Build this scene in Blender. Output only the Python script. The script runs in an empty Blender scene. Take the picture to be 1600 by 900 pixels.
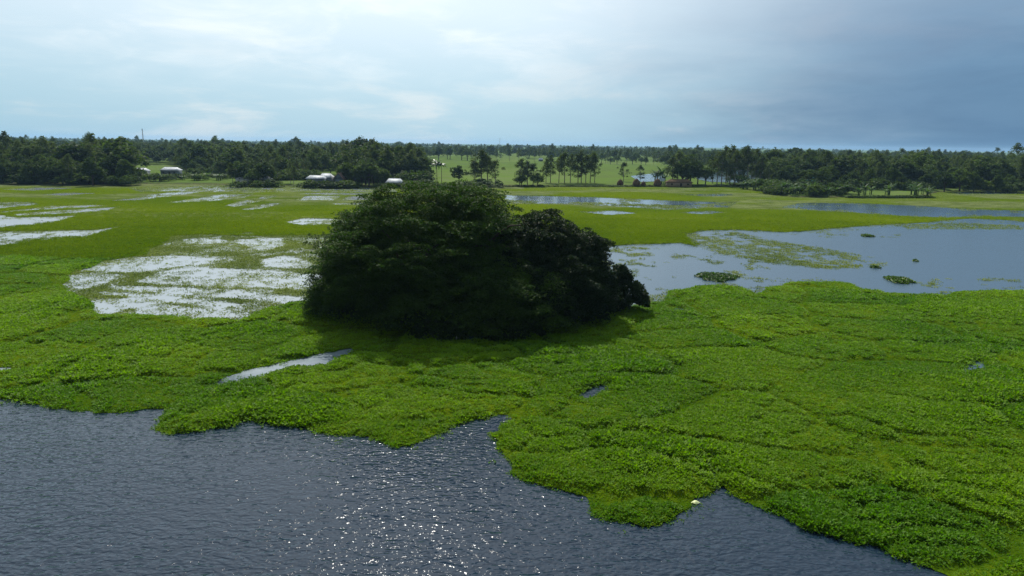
import bpy, math, random
import numpy as np
from mathutils import Vector, Matrix, Euler

R = math.radians
rng = np.random.default_rng(7)
random.seed(7)
scene = bpy.context.scene
COL = scene.collection

# ------------------------------------------------------------------ camera
CAM_H = 20.0
PITCH = R(11.94)
ROLL = R(0.84)
FPX = 1600 * 24.0 / 36.0
cam_d = bpy.data.cameras.new('camera')
cam = bpy.data.objects.new('camera', cam_d)
COL.objects.link(cam)
cam_d.sensor_width = 36.0
cam_d.lens = 24.0
cam_d.clip_start = 0.5
cam_d.clip_end = 60000
CAM_M = Matrix.Rotation(math.pi / 2 - PITCH, 3, 'X') @ Matrix.Rotation(ROLL, 3, 'Z')
cam.matrix_world = Matrix.Translation((0, 0, CAM_H)) @ CAM_M.to_4x4()
scene.camera = cam

# ------------------------------------------------------------------ sun and sky
SUN_AZ = R(-11.0)      # to the left of straight ahead
SUN_EL = R(45.0)
SUN_DIR = Vector((math.sin(SUN_AZ) * math.cos(SUN_EL), math.cos(SUN_AZ) * math.cos(SUN_EL), math.sin(SUN_EL)))
sun_d = bpy.data.lights.new('sun', 'SUN')
sun_d.energy = 5.0
sun_d.angle = R(0.6)
sun_d.color = (1.0, 0.95, 0.86)
sun = bpy.data.objects.new('sun', sun_d)
COL.objects.link(sun)
sun.rotation_euler = SUN_DIR.to_track_quat('Z', 'Y').to_euler()
sun.location = (0, 0, 60)

scene.view_settings.view_transform = 'Standard'
scene.view_settings.look = 'None'
scene.view_settings.exposure = 0.0
scene.view_settings.gamma = 1.0
scene.view_settings.use_curve_mapping = False
scene.cycles.max_bounces = 6
scene.cycles.diffuse_bounces = 3
scene.cycles.glossy_bounces = 3
scene.cycles.transmission_bounces = 3
scene.cycles.volume_bounces = 0
scene.cycles.use_denoising = True
scene.cycles.denoising_prefilter = 'NONE'
scene.cycles.use_adaptive_sampling = False
scene.cycles.sample_clamp_indirect = 4.0
scene.cycles.sample_clamp_direct = 10.0
scene.cycles.caustics_reflective = False
scene.cycles.caustics_refractive = False


class NT:
    """small helper to write node trees as code"""
    def __init__(self, tree):
        self.t = tree
        self.t.nodes.clear()

    def n(self, typ, **kw):
        nd = self.t.nodes.new(typ)
        for k, v in kw.items():
            setattr(nd, k, v)
        return nd

    def link(self, a, b):
        self.t.links.new(a, b)

    def put(self, sock, v):
        if isinstance(v, bpy.types.NodeSocket):
            self.t.links.new(v, sock)
        elif isinstance(v, (tuple, list)) and len(v) == 3 and sock.type == 'RGBA':
            sock.default_value = (*v, 1)
        else:
            sock.default_value = v

    def math(self, op, a, b=None, c=None, clamp=False):
        nd = self.n('ShaderNodeMath', operation=op, use_clamp=clamp)
        self.put(nd.inputs[0], a)
        if b is not None:
            self.put(nd.inputs[1], b)
        if c is not None:
            self.put(nd.inputs[2], c)
        return nd.outputs[0]

    def vmath(self, op, a, b=None):
        nd = self.n('ShaderNodeVectorMath', operation=op)
        self.put(nd.inputs[0], a)
        if b is not None:
            self.put(nd.inputs[1], b)
        return nd.outputs['Value'] if op in ('DOT_PRODUCT', 'LENGTH') else nd.outputs[0]

    def mapr(self, v, a, b, c=0.0, d=1.0, smooth=True):
        nd = self.n('ShaderNodeMapRange', interpolation_type='SMOOTHSTEP' if smooth else 'LINEAR')
        for i, x in enumerate((v, a, b, c, d)):
            self.put(nd.inputs[i], x)
        return nd.outputs[0]

    def mix(self, f, a, b, mode='MIX'):
        nd = self.n('ShaderNodeMix', data_type='RGBA', blend_type=mode)
        self.put(nd.inputs[0], f)
        self.put(nd.inputs[6], a)
        self.put(nd.inputs[7], b)
        return nd.outputs[2]

    def noise(self, vec, scale, detail=3, rough=0.5, dist=0.0):
        nd = self.n('ShaderNodeTexNoise')
        if vec is not None:
            self.link(vec, nd.inputs['Vector'])
        nd.inputs['Scale'].default_value = scale
        nd.inputs['Detail'].default_value = detail
        nd.inputs['Roughness'].default_value = rough
        nd.inputs['Distortion'].default_value = dist
        return nd.outputs['Fac']

    def scale(self, vec, s):
        nd = self.n('ShaderNodeMapping')
        self.link(vec, nd.inputs[0])
        nd.inputs['Scale'].default_value = s
        return nd.outputs[0]


world = bpy.data.worlds.new('World')
scene.world = world
world.use_nodes = True
w = NT(world.node_tree)
w_out = w.n('ShaderNodeOutputWorld')
w_bg = w.n('ShaderNodeBackground')
w_bg.inputs['Strength'].default_value = 0.11
sky = w.n('ShaderNodeTexSky', sky_type='NISHITA')
sky.sun_disc = False
sky.sun_elevation = SUN_EL
sky.sun_rotation = SUN_AZ
sky.altitude = 10
sky.air_density = 1.0
sky.dust_density = 2.0
sky.ozone_density = 1.2
tc = w.n('ShaderNodeTexCoord')
d = w.vmath('NORMALIZE', tc.outputs['Generated'])
sep = w.n('ShaderNodeSeparateXYZ')
w.link(d, sep.inputs[0])
dx, dy, dz = sep.outputs
az = w.math('ARCTAN2', dx, dy)
el = w.math('ARCSINE', dz)
# a flat sheet of cloud overhead: project the direction on a plane
den = w.math('ADD', w.math('MAXIMUM', dz, 0.0), 0.16)
cmb = w.n('ShaderNodeCombineXYZ')
w.put(cmb.inputs[0], w.math('DIVIDE', dx, den))
w.put(cmb.inputs[1], w.math('DIVIDE', dy, den))
w.put(cmb.inputs[2], 0.0)
cp = cmb.outputs[0]
n1 = w.noise(cp, 0.75, 6, 0.55, 0.35)
n2 = w.noise(cp, 2.1, 7, 0.6, 0.5)
n3 = w.noise(w.scale(d, (2.0, 2.0, 9.0)), 2.0, 6, 0.62, 0.3)
# even pale overcast: bluer near the horizon, whiter higher up
veil = w.mix(w.mapr(el, 0.02, 0.20), (3.3, 5.6, 7.0), (5.9, 7.3, 8.3))
puff = w.mapr(w.math('ADD', w.math('MULTIPLY', n2, 0.5), w.math('MULTIPLY', n1, 0.6)), 0.50, 0.72)
puff = w.math('MULTIPLY', puff, w.mapr(el, 0.03, 0.16))
veil = w.mix(w.math('MULTIPLY', puff, 0.8), veil, (8.0, 8.7, 9.1))
low = w.math('MULTIPLY', w.mapr(n3, 0.47, 0.66), w.mapr(el, 0.16, 0.04))
veil = w.mix(w.math('MULTIPLY', low, 0.55), veil, (7.0, 7.6, 7.9))
# slate rain cloud bank standing to the right
edge = w.math('ADD', az, w.math('MULTIPLY', w.math('SUBTRACT', n1, 0.5), 0.35))
storm = w.math('MULTIPLY', w.mapr(edge, -0.04, 0.58), w.mapr(az, 2.9, 1.9))
storm = w.math('MULTIPLY', storm, w.mapr(el, 0.02, 0.42, 1.0, 0.35))
rain = w.mix(w.mapr(n3, 0.3, 0.7), (0.42, 1.45, 3.0), (0.62, 1.9, 3.6))
cl = w.mix(w.math('MULTIPLY', storm, 0.97), veil, rain)
skyc = w.mix(0.9, sky.outputs[0], cl)
# glow of the sun through the thin veil
dp = w.math('MAXIMUM', w.vmath('DOT_PRODUCT', d, tuple(SUN_DIR)), 0.0)
glow = w.math('ADD', w.math('MULTIPLY', w.math('POWER', dp, 7.0), 5.5), w.math('MULTIPLY', w.math('POWER', dp, 60.0), 5.0))
gc = w.n('ShaderNodeVectorMath', operation='SCALE')
gc.inputs[0].default_value = (1.0, 0.98, 0.94)
w.put(gc.inputs['Scale'], glow)
skyc = w.mix(1.0, skyc, gc.outputs[0], 'ADD')
# unseen sky behind the camera, dimmed to keep camera-facing sides dark
back = w.mapr(dy, 0.25, -0.5, 1.0, 0.42)
skyc = w.mix(1.0, skyc, back, 'MULTIPLY')
w.link(skyc, w_bg.inputs['Color'])
w.link(w_bg.outputs[0], w_out.inputs['Surface'])

# ------------------------------------------------------------------ geometry helpers
CM = np.array(CAM_M)


def px(x, y, z=0.0):
    """photo pixel (1600x900) -> point on the level z"""
    v = CM @ np.array([(x - 800) / FPX, -(y - 450) / FPX, -1.0])
    t = (z - CAM_H) / v[2]
    return np.array([v[0] * t, v[1] * t, z])


def px_at(x, y, dist):
    """photo pixel -> point at ground distance dist (used for tops)"""
    v = CM @ np.array([(x - 800) / FPX, -(y - 450) / FPX, -1.0])
    t = dist / v[1]
    return np.array([v[0] * t, v[1] * t, CAM_H + v[2] * t])


def poly(pts):
    return np.array([px(x, y)[:2] for x, y in pts])


def hash2(ix, iy, seed):
    h = (ix.astype(np.int64) * 374761393 + iy.astype(np.int64) * 668265263 + seed * 974634541) & 0x7fffffff
    h = ((h ^ (h >> 13)) * 1274126177) & 0x7fffffff
    return ((h ^ (h >> 16)) & 0xffffff) / float(0xffffff)


def vnoise(x, y, seed=0):
    ix = np.floor(x); iy = np.floor(y)
    fx = x - ix; fy = y - iy
    fx = fx * fx * (3 - 2 * fx); fy = fy * fy * (3 - 2 * fy)
    a = hash2(ix, iy, seed); b = hash2(ix + 1, iy, seed)
    c = hash2(ix, iy + 1, seed); e = hash2(ix + 1, iy + 1, seed)
    return (a + (b - a) * fx) * (1 - fy) + (c + (e - c) * fx) * fy


def fbm(x, y, seed=0, octv=4):
    s = np.zeros_like(x); amp = 0.5; tot = 0
    for k in range(octv):
        s += amp * vnoise(x * 2 ** k, y * 2 ** k, seed + k * 17)
        tot += amp; amp *= 0.5
    return s / tot


def sstep(a, b, x):
    t = np.clip((x - a) / (b - a), 0, 1)
    return t * t * (3 - 2 * t)


def sd_poly(P, V):
    """signed distance, positive inside"""
    out = np.full(len(P), 1e9)
    inside = np.zeros(len(P), bool)
    n = len(V)
    for i in range(n):
        a = V[i]; b = V[(i + 1) % n]
        e = b - a
        wv = P - a
        t = np.clip((wv @ e) / max(e @ e, 1e-9), 0, 1)
        dd = wv - t[:, None] * e
        out = np.minimum(out, dd[:, 0] ** 2 + dd[:, 1] ** 2)
        c = ((a[1] > P[:, 1]) != (b[1] > P[:, 1]))
        if a[1] != b[1]:
            xx = (b[0] - a[0]) * (P[:, 1] - a[1]) / (b[1] - a[1]) + a[0]
            inside ^= c & (P[:, 0] < xx)
    return np.where(inside, 1, -1) * np.sqrt(out)


def sd_line(P, V):
    out = np.full(len(P), 1e9)
    for i in range(len(V) - 1):
        a = V[i]; e = V[i + 1] - a
        wv = P - a
        t = np.clip((wv @ e) / max(e @ e, 1e-9), 0, 1)
        dd = wv - t[:, None] * e
        out = np.minimum(out, dd[:, 0] ** 2 + dd[:, 1] ** 2)
    return np.sqrt(out)


def voronoi(x, y, seed):
    ix = np.floor(x); iy = np.floor(y)
    f1 = np.full(x.shape, 9.0); f2 = np.full(x.shape, 9.0); cid = np.zeros(x.shape)
    for a in (-1, 0, 1):
        for b in (-1, 0, 1):
            cx = ix + a; cy = iy + b
            qx = cx + 0.1 + 0.8 * hash2(cx, cy, seed); qy = cy + 0.1 + 0.8 * hash2(cx, cy, seed + 5)
            dd = np.hypot(x - qx, y - qy)
            m = dd < f1
            f2 = np.where(m, f1, np.minimum(f2, dd))
            cid = np.where(m, hash2(cx, cy, seed + 9), cid)
            f1 = np.where(m, dd, f1)
    return f1, f2, cid


def mesh_np(name, verts, faces, mat=None, smooth=False, attrs=None):
    """faces: list of (k-gon arrays) each shaped (n,k)"""
    me = bpy.data.meshes.new(name)
    verts = np.asarray(verts, np.float32)
    me.vertices.add(len(verts))
    me.vertices.foreach_set('co', verts.ravel())
    if not isinstance(faces, list):
        faces = [faces]
    faces = [np.asarray(f, np.int32) for f in faces if len(f)]
    if faces:
        tot = sum(f.size for f in faces)
        me.loops.add(tot)
        me.loops.foreach_set('vertex_index', np.concatenate([f.ravel() for f in faces]))
        sizes = np.concatenate([np.full(len(f), f.shape[1], np.int32) for f in faces])
        me.polygons.add(len(sizes))
        starts = np.concatenate([[0], np.cumsum(sizes)[:-1]]).astype(np.int32)
        me.polygons.foreach_set('loop_start', starts)
        me.polygons.foreach_set('loop_total', sizes)
        if smooth:
            me.polygons.foreach_set('use_smooth', np.ones(len(sizes), bool))
    for k, a in (attrs or {}).items():
        a = np.asarray(a, np.float32)
        if a.ndim == 2:
            at = me.attributes.new(k, 'FLOAT_VECTOR', 'POINT'); at.data.foreach_set('vector', a.ravel())
        else:
            at = me.attributes.new(k, 'FLOAT', 'POINT'); at.data.foreach_set('value', a)
    me.update(calc_edges=True)
    me.validate()
    if mat:
        me.materials.append(mat)
    return me


def obj(name, me, parent=None, link=True):
    o = bpy.data.objects.new(name, me)
    if link:
        COL.objects.link(o)
    if parent:
        o.parent = parent
    return o


def empty(name, loc=(0, 0, 0), rz=0.0, sc=1.0):
    o = bpy.data.objects.new(name, None)
    COL.objects.link(o)
    o.location = loc
    o.rotation_euler = (0, 0, rz)
    o.scale = (sc, sc, sc) if np.isscalar(sc) else sc
    o.empty_display_size = 0.5
    return o


def tag(o, label=None, cat=None, group=None, kind=None):
    for k, v in (('label', label), ('category', cat), ('group', group), ('kind', kind)):
        if v:
            o[k] = v
    return o


class MB:
    """collects boxes, tubes and prisms into one mesh"""
    def __init__(self):
        self.v = []; self.f = {}; self.n = 0

    def add(self, v, f):
        v = np.asarray(v, float)
        self.v.append(v)
        for q in f:
            self.f.setdefault(len(q), []).append([i + self.n for i in q])
        self.n += len(v)

    def box(self, c, s):
        x, y, z = c; a, b, h = s[0] / 2, s[1] / 2, s[2] / 2
        v = [(x + i * a, y + j * b, z + k * h) for k in (-1, 1) for j in (-1, 1) for i in (-1, 1)]
        self.add(v, [(0, 2, 3, 1), (4, 5, 7, 6), (0, 1, 5, 4), (2, 6, 7, 3), (0, 4, 6, 2), (1, 3, 7, 5)])

    def tube(self, pts, rad, k=6, cap=True):
        pts = [np.asarray(p, float) for p in pts]
        rings = []
        for i, p in enumerate(pts):
            t = pts[min(i + 1, len(pts) - 1)] - pts[max(i - 1, 0)]
            t = t / (np.linalg.norm(t) + 1e-9)
            u = np.cross(t, (0, 0, 1.0) if abs(t[2]) < 0.9 else (1.0, 0, 0)); u /= np.linalg.norm(u)
            q = np.cross(t, u)
            r = rad[i] if not np.isscalar(rad) else rad
            for j in range(k):
                a = 2 * math.pi * j / k
                rings.append(p + r * (math.cos(a) * u + math.sin(a) * q))
        f = []
        for i in range(len(pts) - 1):
            for j in range(k):
                f.append((i * k + j, i * k + (j + 1) % k, (i + 1) * k + (j + 1) % k, (i + 1) * k + j))
        if cap:
            f.append(tuple(range((len(pts) - 1) * k, len(pts) * k)))
        self.add(rings, f)

    def mesh(self, name, mat, smooth=False):
        return mesh_np(name, np.concatenate(self.v), [np.array(f) for f in self.f.values()], mat, smooth)


# ------------------------------------------------------------------ materials
def new_mat(name):
    m = bpy.data.materials.new(name)
    m.use_nodes = True
    t = NT(m.node_tree)
    out = t.n('ShaderNodeOutputMaterial')
    return m, t, out


def bsdf(t, color, rough=0.6, spec=0.3, metal=0.0, normal=None):
    b = t.n('ShaderNodeBsdfPrincipled')
    t.put(b.inputs['Base Color'], color)
    t.put(b.inputs['Roughness'], rough)
    t.put(b.inputs['Specular IOR Level'], spec)
    t.put(b.inputs['Metallic'], metal)
    if normal is not None:
        t.link(normal, b.inputs['Normal'])
    return b


def bump(t, h, strength=0.5, dist=0.1):
    b = t.n('ShaderNodeBump')
    t.put(b.inputs['Strength'], strength)
    t.put(b.inputs['Distance'], dist)
    t.put(b.inputs['Height'], h)
    return b.outputs[0]


def leaf_mat(name, dark, light, trans, tw=0.35, rough=0.5, spec=0.3, attr=None, nscale=0.35):
    """leaves: light also comes through them"""
    m, t, out = new_mat(name)
    geo = t.n('ShaderNodeNewGeometry')
    oi = t.n('ShaderNodeObjectInfo')
    if attr:
        a = t.n('ShaderNodeAttribute', attribute_type='INSTANCER', attribute_name=attr)
        f = a.outputs['Fac']
    else:
        tcn = t.n('ShaderNodeTexCoord')
        f = t.math('ADD', t.math('MULTIPLY', t.noise(tcn.outputs['Object'], nscale, 2), 0.75),
                   t.math('MULTIPLY', t.math('SUBTRACT', oi.outputs['Random'], 0.3), 0.7))
    f = t.math('ADD', f, t.math('MULTIPLY', t.math('SUBTRACT', geo.outputs['Random Per Island'], 0.5), 0.35), clamp=True)
    c = t.mix(f, dark, light)
    b = bsdf(t, c, rough, spec)
    tr = t.n('ShaderNodeBsdfTranslucent')
    tcol = t.mix(1.0, c, trans, 'MULTIPLY')
    t.put(tr.inputs['Color'], tcol)
    mx = t.n('ShaderNodeMixShader')
    mx.inputs[0].default_value = tw
    t.link(b.outputs[0], mx.inputs[1])
    t.link(tr.outputs[0], mx.inputs[2])
    t.link(mx.outputs[0], out.inputs['Surface'])
    return m


def plain_mat(name, color, rough=0.7, spec=0.3, metal=0.0, var=0.25, nscale=1.5):
    m, t, out = new_mat(name)
    tcn = t.n('ShaderNodeTexCoord')
    nz = t.noise(tcn.outputs['Object'], nscale, 4, 0.6)
    dk = tuple(c * (1 - var) for c in color); lt = tuple(min(1, c * (1 + var)) for c in color)
    c = t.mix(t.mapr(nz, 0.3, 0.7), dk, lt)
    b = bsdf(t, c, rough, spec, metal, bump(t, nz, 0.3, 0.05))
    t.link(b.outputs[0], out.inputs['Surface'])
    return m


def water_mat():
    m, t, out = new_mat('water')
    geo = t.n('ShaderNodeNewGeometry')
    P = geo.outputs['Position']
    sp = t.n('ShaderNodeSeparateXYZ'); t.link(P, sp.inputs[0])
    Y = sp.outputs[1]
    # shallow flooded fields behind the mats are turbid; the near water is deep and clear
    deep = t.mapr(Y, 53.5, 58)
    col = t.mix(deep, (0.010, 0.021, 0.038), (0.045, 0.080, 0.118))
    # left paddies: mud tone plus bright sky reflection painted into the colour
    silt_sheen = t.math('MULTIPLY', deep, t.mapr(sp.outputs[0], -6, -30))
    col = t.mix(silt_sheen, col, (0.25, 0.285, 0.31))
    n_w1 = t.noise(t.scale(P, (0.65, 1.2, 1.0)), 1.9, 1.0, 0.5, 0.6)
    n_w2 = t.noise(t.scale(P, (0.95, 1.3, 1.0)), 3.7, 0.6, 0.5, 0.4)
    gust = t.mapr(t.noise(t.scale(P, (0.05, 0.09, 1)), 1.0, 3, 0.5), 0.32, 0.68, 0.55, 1.0)
    h = t.math('ADD', t.math('MULTIPLY', n_w1, 0.60), t.math('MULTIPLY', n_w2, 0.30))
    amp = t.math('MULTIPLY', gust, t.mapr(deep, 0, 1, 1.0, 0.18))
    h = t.math('MULTIPLY', h, amp)
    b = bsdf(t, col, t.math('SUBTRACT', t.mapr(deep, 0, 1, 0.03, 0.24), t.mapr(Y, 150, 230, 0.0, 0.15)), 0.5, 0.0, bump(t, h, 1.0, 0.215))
    b.inputs['IOR'].default_value = 1.33
    t.link(b.outputs[0], out.inputs['Surface'])
    return m


M = {}
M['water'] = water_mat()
M['hyacinth'] = leaf_mat('hyacinth_leaf', (0.066, 0.165, 0.003), (0.195, 0.305, 0.004), (1.45, 1.65, 0.4), 0.4, 0.55, 0.1, attr='tint')
M['rice'] = leaf_mat('rice_leaf', (0.066, 0.132, 0.005), (0.155, 0.222, 0.008), (1.5, 1.5, 0.5), 0.4, 0.8, 0.0, attr='tint')
M['weed'] = leaf_mat('water_weed', (0.085, 0.135, 0.018), (0.19, 0.235, 0.035), (1.3, 1.4, 0.6), 0.3, 0.7, 0.1, attr='tint')
M['big_crown'] = leaf_mat('rain_tree_leaf', (0.009, 0.023, 0.004), (0.048, 0.088, 0.009), (1.2, 1.7, 0.5), 0.28, 0.7, 0.08)
M['fig_crown'] = leaf_mat('fig_leaf', (0.009, 0.022, 0.004), (0.036, 0.064, 0.010), (1.3, 1.5, 0.5), 0.25, 0.65, 0.12)
M['euc'] = leaf_mat('eucalyptus_leaf', (0.030, 0.052, 0.018), (0.105, 0.135, 0.040), (1.3, 1.5, 0.6), 0.36, 0.7, 0.1, nscale=0.2)
M['broad'] = leaf_mat('broad_leaf', (0.022, 0.042, 0.012), (0.085, 0.125, 0.026), (1.3, 1.5, 0.5), 0.34, 0.7, 0.1, nscale=0.2)
M['palm'] = leaf_mat('palm_leaf', (0.022, 0.050, 0.014), (0.055, 0.10, 0.03), (1.3, 1.5, 0.6), 0.3, 0.4, 0.35)
M['banana'] = leaf_mat('banana_leaf', (0.03, 0.066, 0.018), (0.08, 0.13, 0.04), (1.3, 1.5, 0.6), 0.35, 0.6, 0.12)
M['bark'] = plain_mat('bark', (0.055, 0.043, 0.032), 0.85, 0.15)
M['pale_bark'] = plain_mat('pale_bark', (0.20, 0.175, 0.14), 0.8, 0.2)
M['tin'] = plain_mat('tin_roof', (0.42, 0.45, 0.48), 0.65, 0.25, 0.1, 0.2, 0.6)
M['grey_tin'] = plain_mat('grey_tin_roof', (0.33, 0.36, 0.39), 0.6, 0.3, 0.1, 0.25, 0.6)
M['rust_tin'] = plain_mat('rusted_tin_roof', (0.42, 0.27, 0.22), 0.55, 0.4, 0.2, 0.3, 0.7)
M['teal'] = plain_mat('teal_tin', (0.10, 0.42, 0.42), 0.5, 0.4, 0.1, 0.1)
M['wall_tin'] = plain_mat('tin_wall', (0.13, 0.16, 0.19), 0.6, 0.4, 0.2, 0.2, 0.8)
M['wall_mud'] = plain_mat('mud_wall', (0.27, 0.21, 0.16), 0.9, 0.1, 0, 0.2, 0.8)
M['wall_white'] = plain_mat('lime_wall', (0.62, 0.63, 0.62), 0.8, 0.2, 0, 0.12, 0.6)
M['dark'] = plain_mat('dark_wood', (0.03, 0.025, 0.02), 0.7, 0.2)
M['straw'] = plain_mat('straw', (0.10, 0.066, 0.042), 0.95, 0.05, 0, 0.35, 2.5)
M['steel'] = plain_mat('steel', (0.30, 0.31, 0.33), 0.5, 0.4, 0.6, 0.1)
M['white'] = plain_mat('white_paint', (0.78, 0.78, 0.74), 0.6, 0.3, 0, 0.05)
M['soil'] = plain_mat('soil', (0.16, 0.125, 0.09), 0.95, 0.1, 0, 0.3, 0.5)


def mat_base():
    m, t, out = new_mat('mat_base')
    geo = t.n('ShaderNodeNewGeometry'); P = geo.outputs['Position']
    a = t.n('ShaderNodeAttribute', attribute_type='GEOMETRY', attribute_name='tint')
    nz = t.noise(P, 2.3, 4, 0.65)
    f = t.math('ADD', t.math('MULTIPLY', a.outputs['Fac'], 0.8), t.math('MULTIPLY', t.math('SUBTRACT', nz, 0.5), 0.9), clamp=True)
    c = t.mix(f, (0.040, 0.080, 0.003), (0.125, 0.165, 0.005))
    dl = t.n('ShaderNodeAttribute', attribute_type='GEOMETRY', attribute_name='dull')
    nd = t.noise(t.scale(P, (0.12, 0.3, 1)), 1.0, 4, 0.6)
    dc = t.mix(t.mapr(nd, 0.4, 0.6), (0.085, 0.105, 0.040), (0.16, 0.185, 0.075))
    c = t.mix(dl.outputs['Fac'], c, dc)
    b = bsdf(t, c, 0.9, 0.0, 0, bump(t, nz, 0.9, 0.35))
    t.link(b.outputs[0], out.inputs['Surface'])
    return m


def ground_mat():
    m, t, out = new_mat('ground')
    geo = t.n('ShaderNodeNewGeometry'); P = geo.outputs['Position']
    vor = t.n('ShaderNodeTexVoronoi')
    t.link(t.scale(P, (0.010, 0.0055, 1)), vor.inputs['Vector'])
    vor.inputs['Scale'].default_value = 1.0
    sepc = t.n('ShaderNodeSeparateColor'); t.link(vor.outputs['Color'], sepc.inputs[0])
    nz = t.noise(P, 0.05, 5, 0.6)
    nf = t.noise(P, 1.2, 4, 0.6)
    c = t.mix(sepc.outputs[0], (0.075, 0.115, 0.030), (0.125, 0.165, 0.055))
    c = t.mix(t.mapr(nz, 0.35, 0.7), c, (0.10, 0.16, 0.03))
    sp = t.n('ShaderNodeSeparateXYZ'); t.link(P, sp.inputs[0])
    mud = t.math('MULTIPLY', t.mapr(sp.outputs[2], 0.75, 0.25), t.mapr(nf, 0.35, 0.6))
    c = t.mix(mud, c, (0.075, 0.062, 0.042))
    b = bsdf(t, c, 0.9, 0.0, 0, bump(t, nf, 0.6, 0.25))
    t.link(b.outputs[0], out.inputs['Surface'])
    return m


M['mat_base'] = mat_base()
M['ground'] = ground_mat()

# ------------------------------------------------------------------ the setting: ground and water
BANK_PX = [(-500, 281), (0, 287), (130, 288), (260, 288), (430, 290), (640, 291), (800, 291), (960, 291), (1100, 291), (1150, 291),
           (1185, 300), (1240, 309), (1330, 309), (1440, 310), (1470, 300), (1600, 297), (2100, 302)]
BANK = np.array([px(*p)[:2] for p in BANK_PX])


def bank_y(x):
    return np.interp(x, BANK[:, 0], BANK[:, 1])


def ground_z(x, y):
    dd = y - bank_y(x) + 3 * (fbm(x / 9, y / 9, 3) - 0.5)
    z = -0.9 + 1.55 * sstep(-3.0, 4.0, dd)
    return z + 0.25 * (fbm(x / 25, y / 25, 8) - 0.5) * (dd > 2)


gx = np.concatenate([-np.geomspace(12000, 420, 16), np.arange(-400, 401, 4.0), np.geomspace(420, 12000, 16)])
gy = np.concatenate([[-600, -200, 0, 60, 120, 180, 230], np.arange(250, 460, 2.5), np.geomspace(465, 12500, 45)])
GX, GY = np.meshgrid(gx, gy)
GZ = ground_z(GX.ravel(), GY.ravel())
nx, ny = len(gx), len(gy)
ii = (np.arange(ny - 1)[:, None] * nx + np.arange(nx - 1)[None]).ravel()
g = obj('ground', mesh_np('ground', np.c_[GX.ravel(), GY.ravel(), GZ], np.c_[ii, ii + 1, ii + nx + 1, ii + nx], M['ground'], True))
tag(g, kind='structure')

wv = [(-900, -600, 0), (900, -600, 0), (900, 440, 0), (-900, 440, 0)]
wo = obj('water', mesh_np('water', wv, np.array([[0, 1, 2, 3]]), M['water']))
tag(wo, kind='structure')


def water_sheet(name, pts, z=0.78):
    V = [px(x, y, z) for x, y in pts]
    o = obj(name, mesh_np(name, V, np.array([list(range(len(V)))])[:, ::-1].copy(), M['water']))
    return tag(o, kind='structure')


water_sheet('field_pond', [(1085, 272), (1130, 266), (1180, 264), (1200, 270), (1210, 277), (1190, 286), (1110, 284), (1090, 280)])
water_sheet('field_pond', [(985, 275), (1020, 271), (1042, 273), (1038, 283), (1000, 284)])

# ------------------------------------------------------------------ floating plant mats
FRONT = [(-420, 590), (-200, 606), (0, 623), (40, 632), (100, 637), (145, 640), (150, 646), (185, 648), (230, 641), (262, 640), (252, 656), (250, 671),
         (262, 678), (300, 674), (345, 669), (372, 664), (388, 653), (420, 661), (460, 665), (500, 673), (545, 681), (575, 687), (600, 693),
         (625, 698), (655, 691), (680, 683), (700, 673), (708, 663), (730, 655), (752, 650), (775, 646), (798, 647), (806, 654), (790, 667), (777, 682),
         (780, 700), (790, 720), (796, 743), (830, 756), (880, 769), (914, 776), (918, 796), (935, 809), (965, 819), (1000, 825), (1012, 826),
         (1030, 816), (1055, 806), (1078, 800), (1086, 790), (1080, 783), (1100, 772), (1116, 765), (1113, 752), (1107, 740), (1104, 729), (1113, 723),
         (1121, 736), (1121, 752), (1135, 763), (1155, 773), (1200, 796), (1250, 823), (1310, 840), (1370, 852), (1420, 871), (1460, 886), (1485, 900),
         (1560, 950), (1640, 1000)]
outer = [px(x, y)[:2] for x, y in FRONT]
outer += [np.array([60, 25.0]), np.array([130, 40.0]), np.array([420, 250.0]), np.array([420, 420.0]), np.array([-420, 420.0]), np.array([-420, 300.0])]
OUTER = np.array(outer)

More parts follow.
